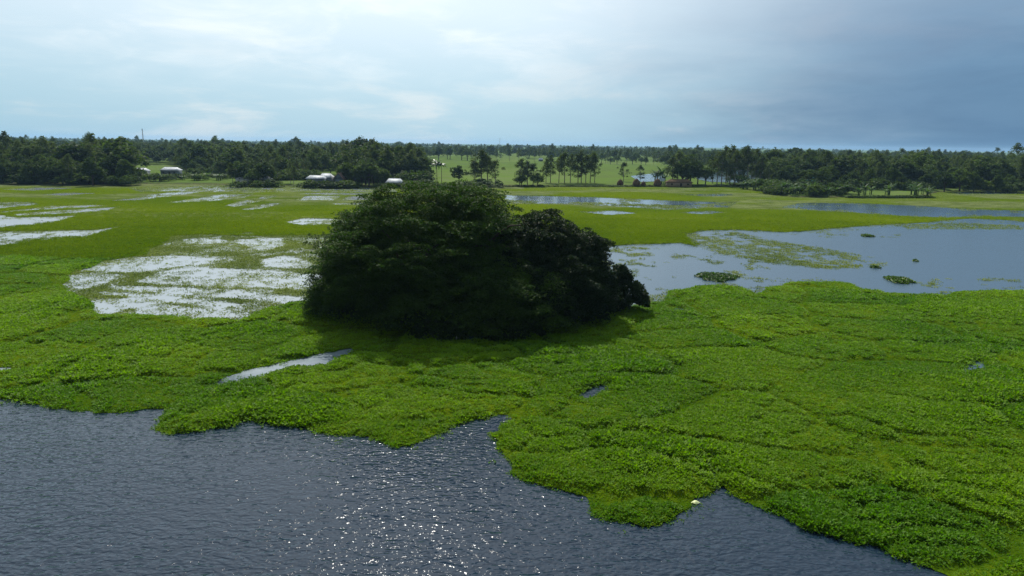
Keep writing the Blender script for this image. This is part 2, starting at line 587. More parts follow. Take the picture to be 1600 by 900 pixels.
OPEN = [  # open water among the mats (traced on the photo, laid on the water level)
    [(928, 390), (950, 384), (1000, 382), (1062, 380), (1092, 386), (1066, 366), (1100, 360), (1150, 359), (1230, 363), (1290, 358), (1380, 351), (1440, 348),
     (1520, 341), (1600, 346), (1900, 352), (1900, 462), (1700, 460), (1600, 457), (1560, 457), (1500, 459), (1480, 463), (1420, 460), (1380, 458),
     (1345, 452), (1330, 444), (1290, 441), (1235, 443), (1200, 450), (1180, 460), (1165, 453), (1130, 449), (1090, 450), (1050, 456), (1040, 471),
     (1008, 474), (980, 480), (950, 430)],
    [(1222, 324), (1250, 317), (1330, 317), (1420, 321), (1520, 327), (1600, 329), (1800, 332), (1800, 343), (1530, 338), (1480, 340), (1420, 338), (1340, 333), (1280, 330)],
    [(790, 305), (850, 306), (920, 308), (1040, 313), (1150, 317), (1142, 324), (1040, 328), (960, 322), (880, 319), (790, 319)],
    [(1062, 304), (1140, 303), (1148, 305), (1100, 307)],
    [(1480, 301), (1540, 299), (1600, 300), (1600, 303), (1500, 304)],
    [(200, 294), (330, 290), (470, 291), (620, 293), (620, 300), (560, 301), (470, 299), (380, 301), (300, 299), (220, 300)],
    [(-90, 316), (50, 316), (62, 319), (0, 326), (-90, 330)],
    [(-90, 338), (0, 331), (80, 322), (150, 320), (172, 322), (100, 326), (0, 333), (-90, 341)],
    [(20, 334), (110, 328), (192, 323), (150, 331), (60, 337), (30, 338)],
    [(-120, 340), (0, 336), (30, 340), (122, 337), (96, 346), (60, 351), (0, 357), (-120, 368)],
    [(-120, 368), (0, 362), (100, 360), (145, 360), (205, 351), (160, 363), (140, 370), (60, 375), (0, 386), (-120, 400)],
    [(168, 314), (240, 306), (270, 306), (215, 313)],
    [(260, 317), (330, 306), (350, 303), (398, 303), (380, 309), (330, 314)],
    [(348, 322), (375, 315), (420, 306), (432, 306), (405, 315), (372, 323)],
    [(376, 328), (420, 318), (440, 317), (428, 321), (398, 328)],
    [(462, 313), (480, 306), (530, 306), (525, 313)],
    [(543, 307), (580, 306), (580, 312), (535, 313)],
    [(520, 318), (575, 317), (575, 320), (520, 320)],
    [(60, 304), (110, 301), (150, 302), (95, 306)],
    [(0, 296), (60, 293), (120, 294), (50, 298)],
    [(215, 307), (262, 301), (320, 299), (290, 304)],
    [(455, 303), (520, 301), (600, 303), (540, 305)],
    [(1060, 332), (1110, 329), (1135, 332), (1095, 335)],
    [(905, 331), (960, 329), (1000, 333), (950, 336)],
    [(443, 347), (475, 341), (515, 342), (560, 345), (530, 352), (470, 353)],
    [(375, 365), (395, 363), (398, 366), (380, 367)],
    # the flooded plots left of the big tree
    [(228, 398), (268, 369), (330, 367), (400, 369), (470, 368), (560, 370), (600, 400), (600, 470), (480, 472), (430, 482), (400, 492), (372, 505),
     (340, 501), (260, 495), (150, 491), (138, 474), (100, 452), (104, 430), (165, 408)],
    # small gaps in the near mat
    [(337, 592), (365, 582), (400, 573), (440, 566), (500, 557), (545, 551), (540, 558), (512, 571), (470, 572), (420, 580), (370, 588)],
    [(898, 614), (915, 606), (940, 599), (953, 605), (938, 613), (915, 618)],
    [(1487, 575), (1510, 570), (1522, 564), (1542, 566), (1530, 573), (1500, 578)],
    [(1048, 480), (1068, 482), (1066, 486), (1050, 484)],
    [(-60, 575), (18, 573), (24, 577), (-60, 580)],
    [(700, 522), (760, 518), (775, 526), (730, 536), (702, 534)],
]
POOLS = [poly(p) for p in (
    [(117, 419), (194, 402), (272, 400), (338, 404), (331, 411), (296, 413), (241, 422), (202, 426), (163, 424), (128, 421)],
    [(95, 438), (117, 428), (156, 426), (198, 432), (167, 442), (136, 450), (121, 454), (109, 450)],
    [(210, 441), (249, 426), (296, 418), (350, 419), (428, 424), (517, 430), (498, 452), (420, 450), (331, 447), (264, 444)],
    [(175, 447), (241, 448), (350, 452), (486, 467), (486, 475), (389, 467), (296, 461), (233, 456), (179, 452)],
    [(144, 456), (218, 458), (280, 465), (342, 473), (389, 477), (334, 480), (288, 473), (233, 465), (175, 461)],
    [(140, 467), (194, 467), (249, 475), (303, 483), (370, 491), (403, 493), (397, 500), (373, 496), (338, 498), (300, 500), (249, 496), (206, 493), (226, 481), (187, 483), (163, 491), (144, 491), (150, 479)],
    [(288, 374), (342, 370), (352, 376), (334, 381), (296, 381)],
    [(377, 374), (440, 372), (443, 384), (412, 393), (377, 380)],
    [(412, 405), (447, 399), (498, 415), (486, 419), (412, 417)],
)]
PLOT = poly(OPEN[26])
OPEN = [poly(p) for p in OPEN]
for k in (-6, -5, -4, -3, -2):
    c_ = OPEN[k].mean(0)
    OPEN[k] = c_ + (OPEN[k] - c_) * np.array([1.06, 1.55]) - np.array([0, 0.5])
SPARSE = [  # weed-covered shallow water: (polygon, cover)
    ([(1066, 366), (1150, 362), (1200, 374), (1290, 388), (1400, 408), (1378, 416), (1290, 421), (1200, 410), (1120, 392), (1080, 382)], 0.5),
    ([(1085, 383), (1130, 392), (1200, 403), (1300, 415), (1395, 409), (1385, 416), (1300, 422), (1200, 412), (1120, 397)], 0.8),
    ([(1195, 396), (1250, 400), (1300, 412), (1270, 416), (1210, 404)], 0.7),
    ([(1380, 351), (1500, 348), (1600, 352), (1600, 359), (1420, 358)], 0.75),
    ([(1260, 360), (1330, 366), (1420, 366), (1400, 372), (1280, 372)], 0.22),
    ([(935, 388), (1010, 384), (1040, 390), (1010, 402), (960, 400)], 0.3),
    ([(940, 395), (1200, 395), (1200, 440), (1020, 452), (960, 425)], 0.07),
    ([(1020, 452), (1180, 430), (1230, 436), (1180, 458), (1050, 462)], 0.15),
    ([(985, 462), (1060, 455), (1050, 476), (1000, 480)], 0.4),
    ([(1250, 435), (1600, 435), (1600, 458), (1340, 450)], 0.06),
    ([(790, 312), (1040, 320), (1150, 317), (1142, 325), (1040, 329), (880, 321), (790, 321)], 0.42),
    ([(960, 309), (1000, 311), (1000, 322), (970, 322)], 0.4),
    ([(200, 294), (330, 290), (470, 291), (620, 293), (620, 300), (380, 302), (220, 301)], 0.4),
    ([(-90, 316), (62, 316), (0, 326), (-90, 330)], 0.5),
    ([(-90, 338), (80, 320), (192, 322), (60, 338), (-90, 345)], 0.25),
    ([(-120, 368), (100, 358), (70, 375), (-120, 395)], 0.35),
    ([(170, 314), (330, 303), (440, 304), (400, 328), (350, 324)], 0.2),
    ([(443, 347), (560, 342), (540, 353), (470, 353)], 0.3),
    ([(490, 344), (540, 344), (530, 350), (495, 349)], 0.7),
]
SPARSE = [(poly(p), c) for p, c in SPARSE]


def mat_field(P):
    """> 0 where a closed plant mat covers the water"""
    x, y = P[:, 0], P[:, 1]
    far = sstep(60, 220, y)
    wob = (fbm(x / 3.2, y / 3.2, 21) - 0.5) * (1.1 + 1.6 * far) + (fbm(x / 0.9, y / 0.9, 29, 2) - 0.5) * 0.5
    F = sd_poly(P, OUTER)
    for q in OPEN:
        lo = q.min(0) - 30; hi = q.max(0) + 30
        m = np.all((P > lo) & (P < hi), 1)
        if m.any():
            F[m] = np.minimum(F[m], -sd_poly(P[m], q))
    F = np.minimum(F, 12.0) + wob
    F = np.minimum(F, bank_y(x) + 2.0 - y)
    return F


def patch_info(x, y):
    wx = x + 5 * (fbm(x / 8, y / 8, 41) - 0.5); wy = y + 5 * (fbm(x / 8, y / 8, 43) - 0.5)
    f1, f2, cid = voronoi(wx / 12.5, wy / 9.0, 3)
    e = f2 - f1
    on = sstep(0.34, 0.5, fbm(x / 14, y / 14, 51))
    seam = (1 - sstep(0.0, 0.13, e)) * on
    g1, g2, gid = voronoi(wx / 4.6, wy / 3.0, 12)
    on2 = sstep(0.5, 0.68, fbm(x / 11, y / 11, 57))
    seam2 = (1 - sstep(0.0, 0.25, g2 - g1)) * on2
    return cid, gid, np.clip(np.maximum(seam, 0.7 * seam2), 0, 1)


def mat_z(x, y, F):
    cid, gid, seam = patch_info(x, y)
    near = 1 - sstep(95, 150, y)
    hgt = 0.30 + 0.16 * (cid - 0.5) + 0.22 * (fbm(x / 2.6, y / 1.9, 61) - 0.5) + 0.25 * (fbm(x / 7, y / 5, 67) - 0.5)
    hgt = hgt - 0.38 * seam
    fr = sstep(150, 240, y)
    far_h = (0.22 - 0.15 * fr) + (0.2 - 0.14 * fr) * (fbm(x / 5, y / 4, 71) - 0.5)
    hgt = hgt * near + far_h * (1 - near)
    return np.clip(hgt, 0.04, 1.0) * sstep(-0.3, 0.9, F) + 0.02


def mat_tint(x, y):
    cid, gid, seam = patch_info(x, y)
    far = sstep(95, 170, y)
    t = 0.40 + 0.34 * (fbm(x / 16, y / 12, 81) - 0.5) * 2 + 0.52 * (cid - 0.5) + 0.2 * (fbm(x / 4, y / 3, 83) - 0.5) - 0.25 * seam
    tf = 0.62 + 0.9 * (fbm(x / 40, y / 45, 87) - 0.5) + 0.35 * (fbm(x / 9, y / 9, 89) - 0.5)
    return np.clip(t * (1 - far) + tf * far, 0.0, 1.0)


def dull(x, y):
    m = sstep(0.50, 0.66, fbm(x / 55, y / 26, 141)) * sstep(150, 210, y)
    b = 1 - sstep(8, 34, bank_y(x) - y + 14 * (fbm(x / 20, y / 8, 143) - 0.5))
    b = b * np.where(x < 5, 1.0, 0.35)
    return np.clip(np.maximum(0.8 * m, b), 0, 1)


def mat_mesh(name, x0, x1, y0, y1, res):
    xs = np.arange(x0, x1 + res * .5, res); ys = np.arange(y0, y1 + res * .5, res)
    X, Y = np.meshgrid(xs, ys)
    P = np.c_[X.ravel(), Y.ravel()]
    F = mat_field(P)
    nx, ny = len(xs), len(ys)
    i0 = (np.arange(ny - 1)[:, None] * nx + np.arange(nx - 1)[None]).ravel()
    quad = np.c_[i0, i0 + 1, i0 + nx + 1, i0 + nx]
    ins = F[quad] > 0
    k = ins.sum(1)
    full = quad[k == 4]
    verts = [P]; extra_p = []; polys = {3: [], 4: [], 5: []}
    cache = {}
    nb = len(P)

    def cut(a, b):
        key = (a, b) if a < b else (b, a)
        if key not in cache:
            t = F[a] / (F[a] - F[b])
            extra_p.append(P[a] + t * (P[b] - P[a]))
            cache[key] = nb + len(extra_p) - 1
        return cache[key]
    for q in quad[(k > 0) & (k < 4)]:
        out = []
        for j in range(4):
            a, b = int(q[j]), int(q[(j + 1) % 4])
            if F[a] > 0:
                out.append(a)
            if (F[a] > 0) != (F[b] > 0):
                out.append(cut(a, b))
        if len(out) in polys:
            polys[len(out)].append(out)
    PA = np.concatenate([P, np.array(extra_p).reshape(-1, 2)])
    FA = np.concatenate([F, np.zeros(len(extra_p))])
    faces = [full] + [np.array(v) for v in polys.values() if v]
    used = np.unique(np.concatenate([f.ravel() for f in faces]))
    remap = np.full(len(PA), -1); remap[used] = np.arange(len(used))
    faces = [remap[f] for f in faces]
    PA, FA = PA[used], FA[used]
    z = mat_z(PA[:, 0], PA[:, 1], FA) * 0.9
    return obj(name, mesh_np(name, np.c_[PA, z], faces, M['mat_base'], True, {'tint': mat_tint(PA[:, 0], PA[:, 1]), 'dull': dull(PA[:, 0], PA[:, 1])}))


PROTO = bpy.data.collections.new('plant_shapes')


def leaf_clump(name, mat, n, hgt, spread, ll, lw, seed, stand=0.6, cup=0.25):
    """rosette of bent rounded blades"""
    r = np.random.default_rng(seed)
    V, Fq = [], []
    for i in range(n):
        a = r.uniform(0, 2 * math.pi)
        rad = spread * math.sqrt(r.uniform(0, 1))
        base = np.array([rad * math.cos(a), rad * math.sin(a), 0])
        a2 = a + r.normal(0, 0.6)
        dirv = np.array([math.cos(a2), math.sin(a2), 0])
        tilt = np.clip(r.normal(stand, 0.3), 0.05, 1.35)
        side = np.array([-dirv[1], dirv[0], 0])
        z0 = hgt * r.uniform(0.35, 0.95)
        L = ll * r.uniform(0.75, 1.25); W = lw * r.uniform(0.8, 1.2)
        up = np.array([0, 0, 1.0])
        ax = dirv * math.cos(tilt) + up * math.sin(tilt)
        nrm = np.cross(side, ax)
        p0 = base + up * z0
        pts = [p0, p0 + ax * L * .5 + side * W * .5 + nrm * W * cup, p0 + ax * L * .5 - side * W * .5 + nrm * W * cup,
               p0 + ax * L * .45, p0 + ax * L - nrm * L * 0.12]
        b = len(V)
        V += pts
        Fq += [(b, b + 1, b + 3), (b, b + 3, b + 2), (b + 1, b + 4, b + 3), (b + 3, b + 4, b + 2)]
    o = bpy.data.objects.new(name, mesh_np(name, V, np.array(Fq), mat))
    PROTO.objects.link(o)
    return o


def scatter(name, pts, rot, scl, idx, tint, protos, parent):
    """one mass of plants: instances on points"""
    me = mesh_np(name, pts, [], None, False, {'rot': rot, 'scl': scl, 'tint': tint})
    at = me.attributes.new('idx', 'INT', 'POINT'); at.data.foreach_set('value', idx.astype(np.int32))
    o = obj(name, me, parent)
    ng = bpy.data.node_groups.new(name, 'GeometryNodeTree')
    ng.interface.new_socket('Geometry', in_out='INPUT', socket_type='NodeSocketGeometry')
    ng.interface.new_socket('Geometry', in_out='OUTPUT', socket_type='NodeSocketGeometry')
    gi = ng.nodes.new('NodeGroupInput'); go = ng.nodes.new('NodeGroupOutput')
    jn = ng.nodes.new('GeometryNodeGeometryToInstance')
    for p in reversed(protos):
        on = ng.nodes.new('GeometryNodeObjectInfo')
        on.inputs['Object'].default_value = p
        on.inputs['As Instance'].default_value = False
        ng.links.new(on.outputs['Geometry'], jn.inputs[0])
    ip = ng.nodes.new('GeometryNodeInstanceOnPoints')
    ng.links.new(gi.outputs[0], ip.inputs['Points'])
    ng.links.new(jn.outputs[0], ip.inputs['Instance'])
    ip.inputs['Pick Instance'].default_value = True

    def attr(nm, typ):
        nd = ng.nodes.new('GeometryNodeInputNamedAttribute')
        nd.data_type = typ
        nd.inputs['Name'].default_value = nm
        return nd.outputs[0]
    ng.links.new(attr('idx', 'INT'), ip.inputs['Instance Index'])
    ng.links.new(attr('rot', 'FLOAT_VECTOR'), ip.inputs['Rotation'])
    ng.links.new(attr('scl', 'FLOAT_VECTOR'), ip.inputs['Scale'])
    ng.links.new(ip.outputs[0], go.inputs[0])
    md = o.modifiers.new('plants', 'NODES')
    md.node_group = ng
    tag(o, kind='stuff')
    return o


def in_view(P, margin=0.12):
    return (np.abs(P[:, 0]) < (0.80 + margin) * P[:, 1] + 12)


hy = [leaf_clump('hyacinth_shape', M['hyacinth'], 22, 0.24, 0.27, 0.125, 0.115, s, 0.42) for s in (1, 2, 3, 4)]
ri = [leaf_clump('rice_shape', M['rice'], 22, 0.10, 0.34, 0.34, 0.05, s, 1.05, 0.1) for s in (11, 12, 13)]
we = [leaf_clump('weed_shape', M['weed'], 9, 0.02, 0.45, 0.30, 0.16, s, 0.12, 0.1) for s in (21, 22, 23)]

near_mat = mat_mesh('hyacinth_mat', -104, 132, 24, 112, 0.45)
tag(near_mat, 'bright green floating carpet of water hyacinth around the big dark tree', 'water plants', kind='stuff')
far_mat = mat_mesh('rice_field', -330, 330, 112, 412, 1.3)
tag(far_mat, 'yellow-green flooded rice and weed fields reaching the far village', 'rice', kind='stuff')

# --- leaves on the near mat
def rand_rot(n, tilt):
    return np.c_[rng.normal(0, tilt, n), rng.normal(0, tilt, n), rng.uniform(0, 2 * np.pi, n)]


def sample(x0, x1, y0, y1, dens):
    n = int((x1 - x0) * (y1 - y0) * dens)
    P = np.c_[rng.uniform(x0, x1, n), rng.uniform(y0, y1, n)]
    return P[in_view(P)]


P = np.concatenate([sample(-50, 80, 26, 48, 26), sample(-72, 84, 48, 70, 20), sample(-100, 108, 70, 113, 13)])
F = mat_field(P)
cid, gid, seam = patch_info(P[:, 0], P[:, 1])
keep = ((F > -0.12) | ((F > -1.3) & (rng.random(len(P)) < 0.022 * np.exp(F)))) & (rng.random(len(P)) > seam * 0.6)
P, F, cid, gid, seam = P[keep], F[keep], cid[keep], gid[keep], seam[keep]
z = mat_z(P[:, 0], P[:, 1], F) - 0.14
big = 0.75 + 0.5 * sstep(0.45, 0.75, fbm(P[:, 0] / 9, P[:, 1] / 7, 91)) + 0.25 * (gid - 0.5)
s = big * rng.uniform(0.75, 1.3, len(P)) * (1 - 0.25 * seam)
tint = np.clip(mat_tint(P[:, 0], P[:, 1]) + rng.normal(0, 0.10, len(P)), 0, 1)
scatter('hyacinth_leaves', np.c_[P, z], rand_rot(len(P), 0.16), np.c_[s, s, s * rng.uniform(0.8, 1.3, len(P))],
        rng.integers(0, 4, len(P)), tint, hy, near_mat)

# --- plants on the far mats
P = np.concatenate([sample(-190, 190, 112, 190, 3.0), sample(-280, 280, 190, 400, 0.9)])
F = mat_field(P)
k = (F > -0.2) & (rng.random(len(P)) > 0.85 * dull(P[:, 0], P[:, 1]))
P, F = P[k], F[k]
z = mat_z(P[:, 0], P[:, 1], F) - 0.05
s = rng.uniform(0.7, 1.3, len(P))
tint = np.clip(mat_tint(P[:, 0], P[:, 1]) + rng.normal(0, 0.12, len(P)), 0, 1)
scatter('rice_leaves', np.c_[P, z], rand_rot(len(P), 0.1), np.c_[s, s, s * (0.9 - 0.65 * sstep(130, 230, P[:, 1]))], rng.integers(0, 3, len(P)), tint, ri, far_mat)

# --- weed and seedlings in the shallow water
pts = []
for q, cov in SPARSE:
    lo, hi = q.min(0), q.max(0)
    dist = max(lo[1], 60)
    dens = 5.0 if dist < 150 else 2.2
    area = (hi - lo).prod()
    n = int(min(area * dens, 260000))
    Q = np.c_[rng.uniform(lo[0], hi[0], n), rng.uniform(lo[1], hi[1], n)]
    dd = sd_poly(Q, q)
    nz = fbm(Q[:, 0] / 4.5, Q[:, 1] / 6.0, 101) * 0.6 + fbm(Q[:, 0] / 1.3, Q[:, 1] / 2.0, 103, 3) * 0.4
    k = (dd > 0) & (nz > np.quantile(nz, max(0.02, 1 - cov * 1.35))) & (rng.random(n) < sstep(0, 2.0, dd) * 0.75 + 0.2) & in_view(Q)
    pts.append(Q[k])
Q = np.concatenate([sample(-110, 110, 75, 150, 3.0), sample(-200, 200, 150, 240, 1.6), sample(-290, 290, 240, 400, 0.8)])
fq = mat_field(Q)
wq = 0.7 + 0.9 * sstep(90, 260, Q[:, 1])
nzq = fbm(Q[:, 0] / 6.0, Q[:, 1] / 4.0, 127)
pts.append(Q[(fq < 0) & (rng.random(len(Q)) < np.exp(fq / (wq * (0.3 + 2.4 * sstep(0.4, 0.7, nzq)))))])
sp = (fq < 0) & (Q[:, 0] < -8) & (rng.random(len(Q)) < 0.22 * sstep(0.45, 0.75, fbm(Q[:, 0] / 2.5, Q[:, 1] / 3.5, 131)))
pts.append(Q[sp])
lo, hi = PLOT.min(0), PLOT.max(0)                     # weed between the pools of the flooded plots
n = 90000
Q = np.c_[rng.uniform(lo[0], hi[0], n), rng.uniform(lo[1], hi[1], n)]
Q = Q[sd_poly(Q, PLOT) > -1.0]
pool = np.max([sd_poly(Q, q) for q in POOLS], 0) + (fbm(Q[:, 0] / 2.2, Q[:, 1] / 3.0, 151, 3) - 0.5) * 1.4 + 0.12
nz = fbm(Q[:, 0] / 5, Q[:, 1] / 5, 153)
pr = np.where(pool > 0, 0.10 * sstep(0.4, 0.7, nz) + 0.012, sstep(0.0, 0.7, -pool) * (0.16 + 0.5 * sstep(0.42, 0.58, nz)) + 0.08)
pts.append(Q[rng.random(len(Q)) < pr])
P = np.concatenate(pts)
P = P[mat_field(P) < 0.1]
s = rng.uniform(0.45, 1.15, len(P)) * (1 + 0.6 * sstep(130, 260, P[:, 1]))
weed = scatter('water_weed', np.c_[P, np.full(len(P), 0.005)], rand_rot(len(P), 0.03), np.c_[s, s, s * rng.uniform(0.3, 1.2, len(P))],
               rng.integers(0, 3, len(P)), np.clip(fbm(P[:, 0] / 12, P[:, 1] / 12, 107) * 1.4 - 0.2 + rng.normal(0, .15, len(P)), 0, 1), we, None)
tag(weed, 'pale green weed scattered over the shallow flooded plots', 'water weed')
print('scatter counts', len(P))


# --- small floating islands of hyacinth (countable)
def island(cx, cy, wpx, dpx, label, seed, hh=0.45):
    c = px(cx, cy); rx = (px(cx + wpx / 2, cy) - c)[0]; ry = abs(px(cx, cy - dpx / 2)[1] - c[1])
    r = np.random.default_rng(seed)
    n = int(rx * ry * 3.14 * 26)
    a = r.uniform(0, 2 * np.pi, n); q = np.sqrt(r.uniform(0, 1, n))
    wob = 1 + 0.18 * np.sin(3 * a + seed) + 0.1 * np.sin(7 * a)
    V, Fq = [], []
    for i in range(n):
        x, y = rx * q[i] * math.cos(a[i]) * wob[i], ry * q[i] * math.sin(a[i]) * wob[i]
        z0 = hh * (1 - q[i] ** 3) * r.uniform(0.6, 1.1) + 0.06
        for _ in range(3):
            b = r.uniform(0, 6.28); t = r.uniform(0.1, 1.0); L = r.uniform(.2, .36); W = L * .8
            dv = np.array([math.cos(b) * math.cos(t), math.sin(b) * math.cos(t), math.sin(t)]); sd = np.array([-math.sin(b), math.cos(b), 0])
            p0 = np.array([x, y, z0]) - dv * L * .3
            bb = len(V)
            V += [p0, p0 + dv * L * .5 + sd * W * .5, p0 + dv * L, p0 + dv * L * .5 - sd * W * .5]
            Fq.append((bb, bb + 1, bb + 2, bb + 3))
    root = empty('floating_plant_island', (c[0], c[1], 0))
    tag(root, label, 'water plants', 'small hyacinth islands in the open pond')
    obj('leaves', mesh_np('island_leaves', V, np.array(Fq), M['island']), root)
    ang = np.linspace(0, 2 * np.pi, 28, endpoint=False)
    wb = 1 + 0.18 * np.sin(3 * ang + seed) + 0.1 * np.sin(7 * ang)
    rim = np.c_[rx * .97 * np.cos(ang) * wb, ry * .97 * np.sin(ang) * wb, np.full(28, 0.03)]
    top = np.c_[rx * .7 * np.cos(ang) * wb, ry * .7 * np.sin(ang) * wb, np.full(28, hh * .6)]
    ff = [(i, (i + 1) % 28, 28 + (i + 1) % 28, 28 + i) for i in range(28)] + [(28 + i, 28 + (i + 1) % 28, 56, 56) for i in range(0)]
    cap = [(28 + i, 28 + (i + 1) % 28, 56) for i in range(28)]
    obj('root_bed', mesh_np('root_bed', np.concatenate([rim, top, [[0, 0, hh * .75]]]), [np.array(ff), np.array(cap)], M['island'], True), root)


M['island'] = leaf_mat('island_leaf', (0.028, 0.075, 0.006), (0.085, 0.155, 0.010), (1.4, 1.6, 0.6), 0.35, 0.45, 0.25)
island(1119, 434, 60, 11, 'larger oval green plant island floating alone in the blue pond', 1, 0.55)
island(1405, 439, 36, 9, 'small dark green plant island floating at right in the blue pond', 2, 0.5)
island(1355, 369, 18, 3, 'tiny green weed tuft in the upper part of the blue pond', 3, 0.35)
island(1367, 418, 13, 3, 'tiny weed tuft at the tip of the pale weed tongue', 4, 0.3)
island(1430, 408, 7, 2, 'tiny dark tuft alone in the middle of the blue pond', 5, 0.3)


# ------------------------------------------------------------------ trees
def leaf_quads(C, size, r, up=0.0, aspect=1.0):
    """one small bent leaf spray at each centre"""
    n = len(C)
    nrm = r.normal(0, 1, (n, 3)); nrm[:, 2] = np.abs(nrm[:, 2]) + up
    nrm /= np.linalg.norm(nrm, axis=1)[:, None]
    t = r.normal(0, 1, (n, 3)); t -= (t * nrm).sum(1)[:, None] * nrm
    t /= np.linalg.norm(t, axis=1)[:, None]
    b = np.cross(nrm, t)
    s = (size * r.uniform(0.6, 1.4, n))[:, None]
    V = np.stack([C - t * s, C + b * s * .55 * aspect + nrm * s * .15, C + t * s, C - b * s * .55 * aspect + nrm * s * .15], 1).reshape(-1, 3)
    return V, np.arange(4 * n).reshape(n, 4)


def tuft_cloud(C, rad, flat, n, size, r, up=0.6):
    """leaf sprays round each tuft centre, flattened; denser at the rim"""
    m = len(C)
    u = r.normal(0, 1, (m, n, 3)); u /= np.linalg.norm(u, axis=2)[..., None]
    u *= r.uniform(0, 1, (m, n, 1)) ** 0.45
    u[..., 2] *= flat
    # tufts droop toward the rim
    rr = np.hypot(u[..., 0], u[..., 1])
    u[..., 2] -= 0.25 * rr ** 2
    L = (C[:, None] + u * np.asarray(rad).reshape(-1, 1, 1)).reshape(-1, 3)
    return leaf_quads(L, size, r, up)


def cap_cloud(C, rad, flat, n, size, r, up=0.8):
    """each tuft a shallow ragged umbrella of leaf sprays, thin below"""
    m = len(C)
    a = r.uniform(0, 2 * np.pi, (m, n)); q = np.sqrt(r.uniform(0, 1, (m, n)))
    lob = 1 + 0.28 * np.sin(a * r.integers(3, 6, (m, 1)) + r.uniform(0, 6, (m, 1)))
    zz = flat * (np.sqrt(np.clip(1 - q ** 2, 0, 1)) - 0.35) - np.abs(r.normal(0, 0.10, (m, n)))
    tx = r.normal(0, 0.16, (m, 1)); ty = r.normal(0, 0.16, (m, 1))
    x = q * lob * np.cos(a); y = q * lob * np.sin(a)
    u = np.stack([x, y, zz + tx * x + ty * y], 2)
    return leaf_quads((C[:, None] + u * np.asarray(rad).reshape(-1, 1, 1)).reshape(-1, 3), size, r, up)


def lobe_tufts(c, rad, n, r, zmin=0.4, inner=0.25, namp=0.22, seed=0):
    """tuft centres over the shell of an uneven ellipsoid lobe"""
    u = r.normal(0, 1, (n, 3)); u[:, 2] = np.abs(u[:, 2]) * 1.1 - 0.25
    u /= np.linalg.norm(u, axis=1)[:, None]
    bumpy = 1 + namp * (fbm(u[:, 0] * 3 + seed + 9, u[:, 1] * 3 + u[:, 2] * 3 + 20, seed, 3) - 0.5) * 2
    depth = 1 - inner * r.uniform(0, 1, n) ** 1.6
    C = np.asarray(c) + u * np.asarray(rad) * (bumpy * depth)[:, None]
    return C[C[:, 2] > zmin]


def inner_pts(n, r):
    u = r.normal(0, 1, (n, 3)); u /= np.linalg.norm(u, axis=1)[:, None]
    return u * (0.78 * r.uniform(0.1, 1, (n, 1)) ** 0.4)


def limb(mb, p0, p1, r0, r1, r, sag=0.15, k=6, seg=5):
    p0 = np.asarray(p0, float); p1 = np.asarray(p1, float)
    L = np.linalg.norm(p1 - p0)
    pts, rad = [], []
    off = r.normal(0, 0.06 * L, 3)
    for i in range(seg + 1):
        t = i / seg
        p = p0 + (p1 - p0) * t + off * math.sin(math.pi * t) + np.array([0, 0, sag * L * math.sin(math.pi * t)])
        pts.append(p); rad.append(r0 + (r1 - r0) * t)
    mb.tube(pts, rad, k)


# --- the great spreading tree
r = np.random.default_rng(5)
BT = np.array([-9.0, 80.0, 0.0])
root = empty('spreading_tree', tuple(BT))
tag(root, 'huge dark dome-shaped spreading tree standing in the hyacinth, largest tree in view', 'tree')
lobes = [  # centre (world), radii, tufts
    ((-10.5, 80, 6.0), (11.0, 12.0, 8.9), 900),
    ((-15.0, 78.5, 3.0), (7.6, 9.0, 7.0), 460),
    ((-5.0, 81, 6.0), (6.3, 11, 9.0), 520),
    ((-7.0, 72.5, 2.2), (9.5, 6.0, 6.0), 420),
    ((-19.5, 79.0, 1.6), (4.2, 5.0, 3.2), 160),
    ((-16.5, 80.5, 8.8), (5.2, 5.5, 3.4), 170),
    ((-20.0, 79.5, 5.2), (3.0, 4.0, 1.6), 60),
    ((1.0, 72.5, 1.8), (6.0, 4.5, 5.0), 200),
]
C = np.concatenate([lobe_tufts(c, rd, n, r, seed=i * 3) for i, (c, rd, n) in enumerate(lobes)]) - BT
rad = r.uniform(0.7, 1.5, len(C))
V, Fq = cap_cloud(C, rad, 0.55, 150, 0.125, r, 1.0)
# sparse inner sprays so that little light comes through
Ci = np.concatenate([np.asarray(c) + inner_pts(int(n * 4), r) * np.asarray(rd) for c, rd, n in lobes]) - BT
Ci = Ci[(Ci[:, 2] > 0.6)]
V2, F2 = leaf_quads(Ci, 0.34, r, 0.5)
obj('crown', mesh_np('spreading_crown', np.concatenate([V, V2]), np.concatenate([Fq, F2 + len(V)]), M['big_crown']), root)
mb = MB()
mb.tube([(0, 0, -0.8), (0.1, 0, 0.6), (0.3, 0.1, 1.8), (0.2, 0, 3.0)], [1.5, 1.15, 0.95, 1.0], 10)
for i in range(9):
    a = i * 2 * math.pi / 9 + r.uniform(-.2, .2)
    e = np.array([math.cos(a) * r.uniform(6, 10), math.sin(a) * r.uniform(6, 9), r.uniform(5.5, 9.5)])
    limb(mb, (0.2, 0, 2.6), e, 0.55, 0.18, r, 0.12)
    for j in range(4):
        limb(mb, e * (0.55 + 0.12 * j), e * (0.55 + 0.12 * j) + np.array([math.cos(a + r.uniform(-1, 1)) * 4, math.sin(a + r.uniform(-1, 1)) * 4, r.uniform(1, 3.5)]), 0.2, 0.05, r, 0.1, 5, 3)
obj('trunk', mb.mesh('spreading_trunk', M['bark'], True), root)

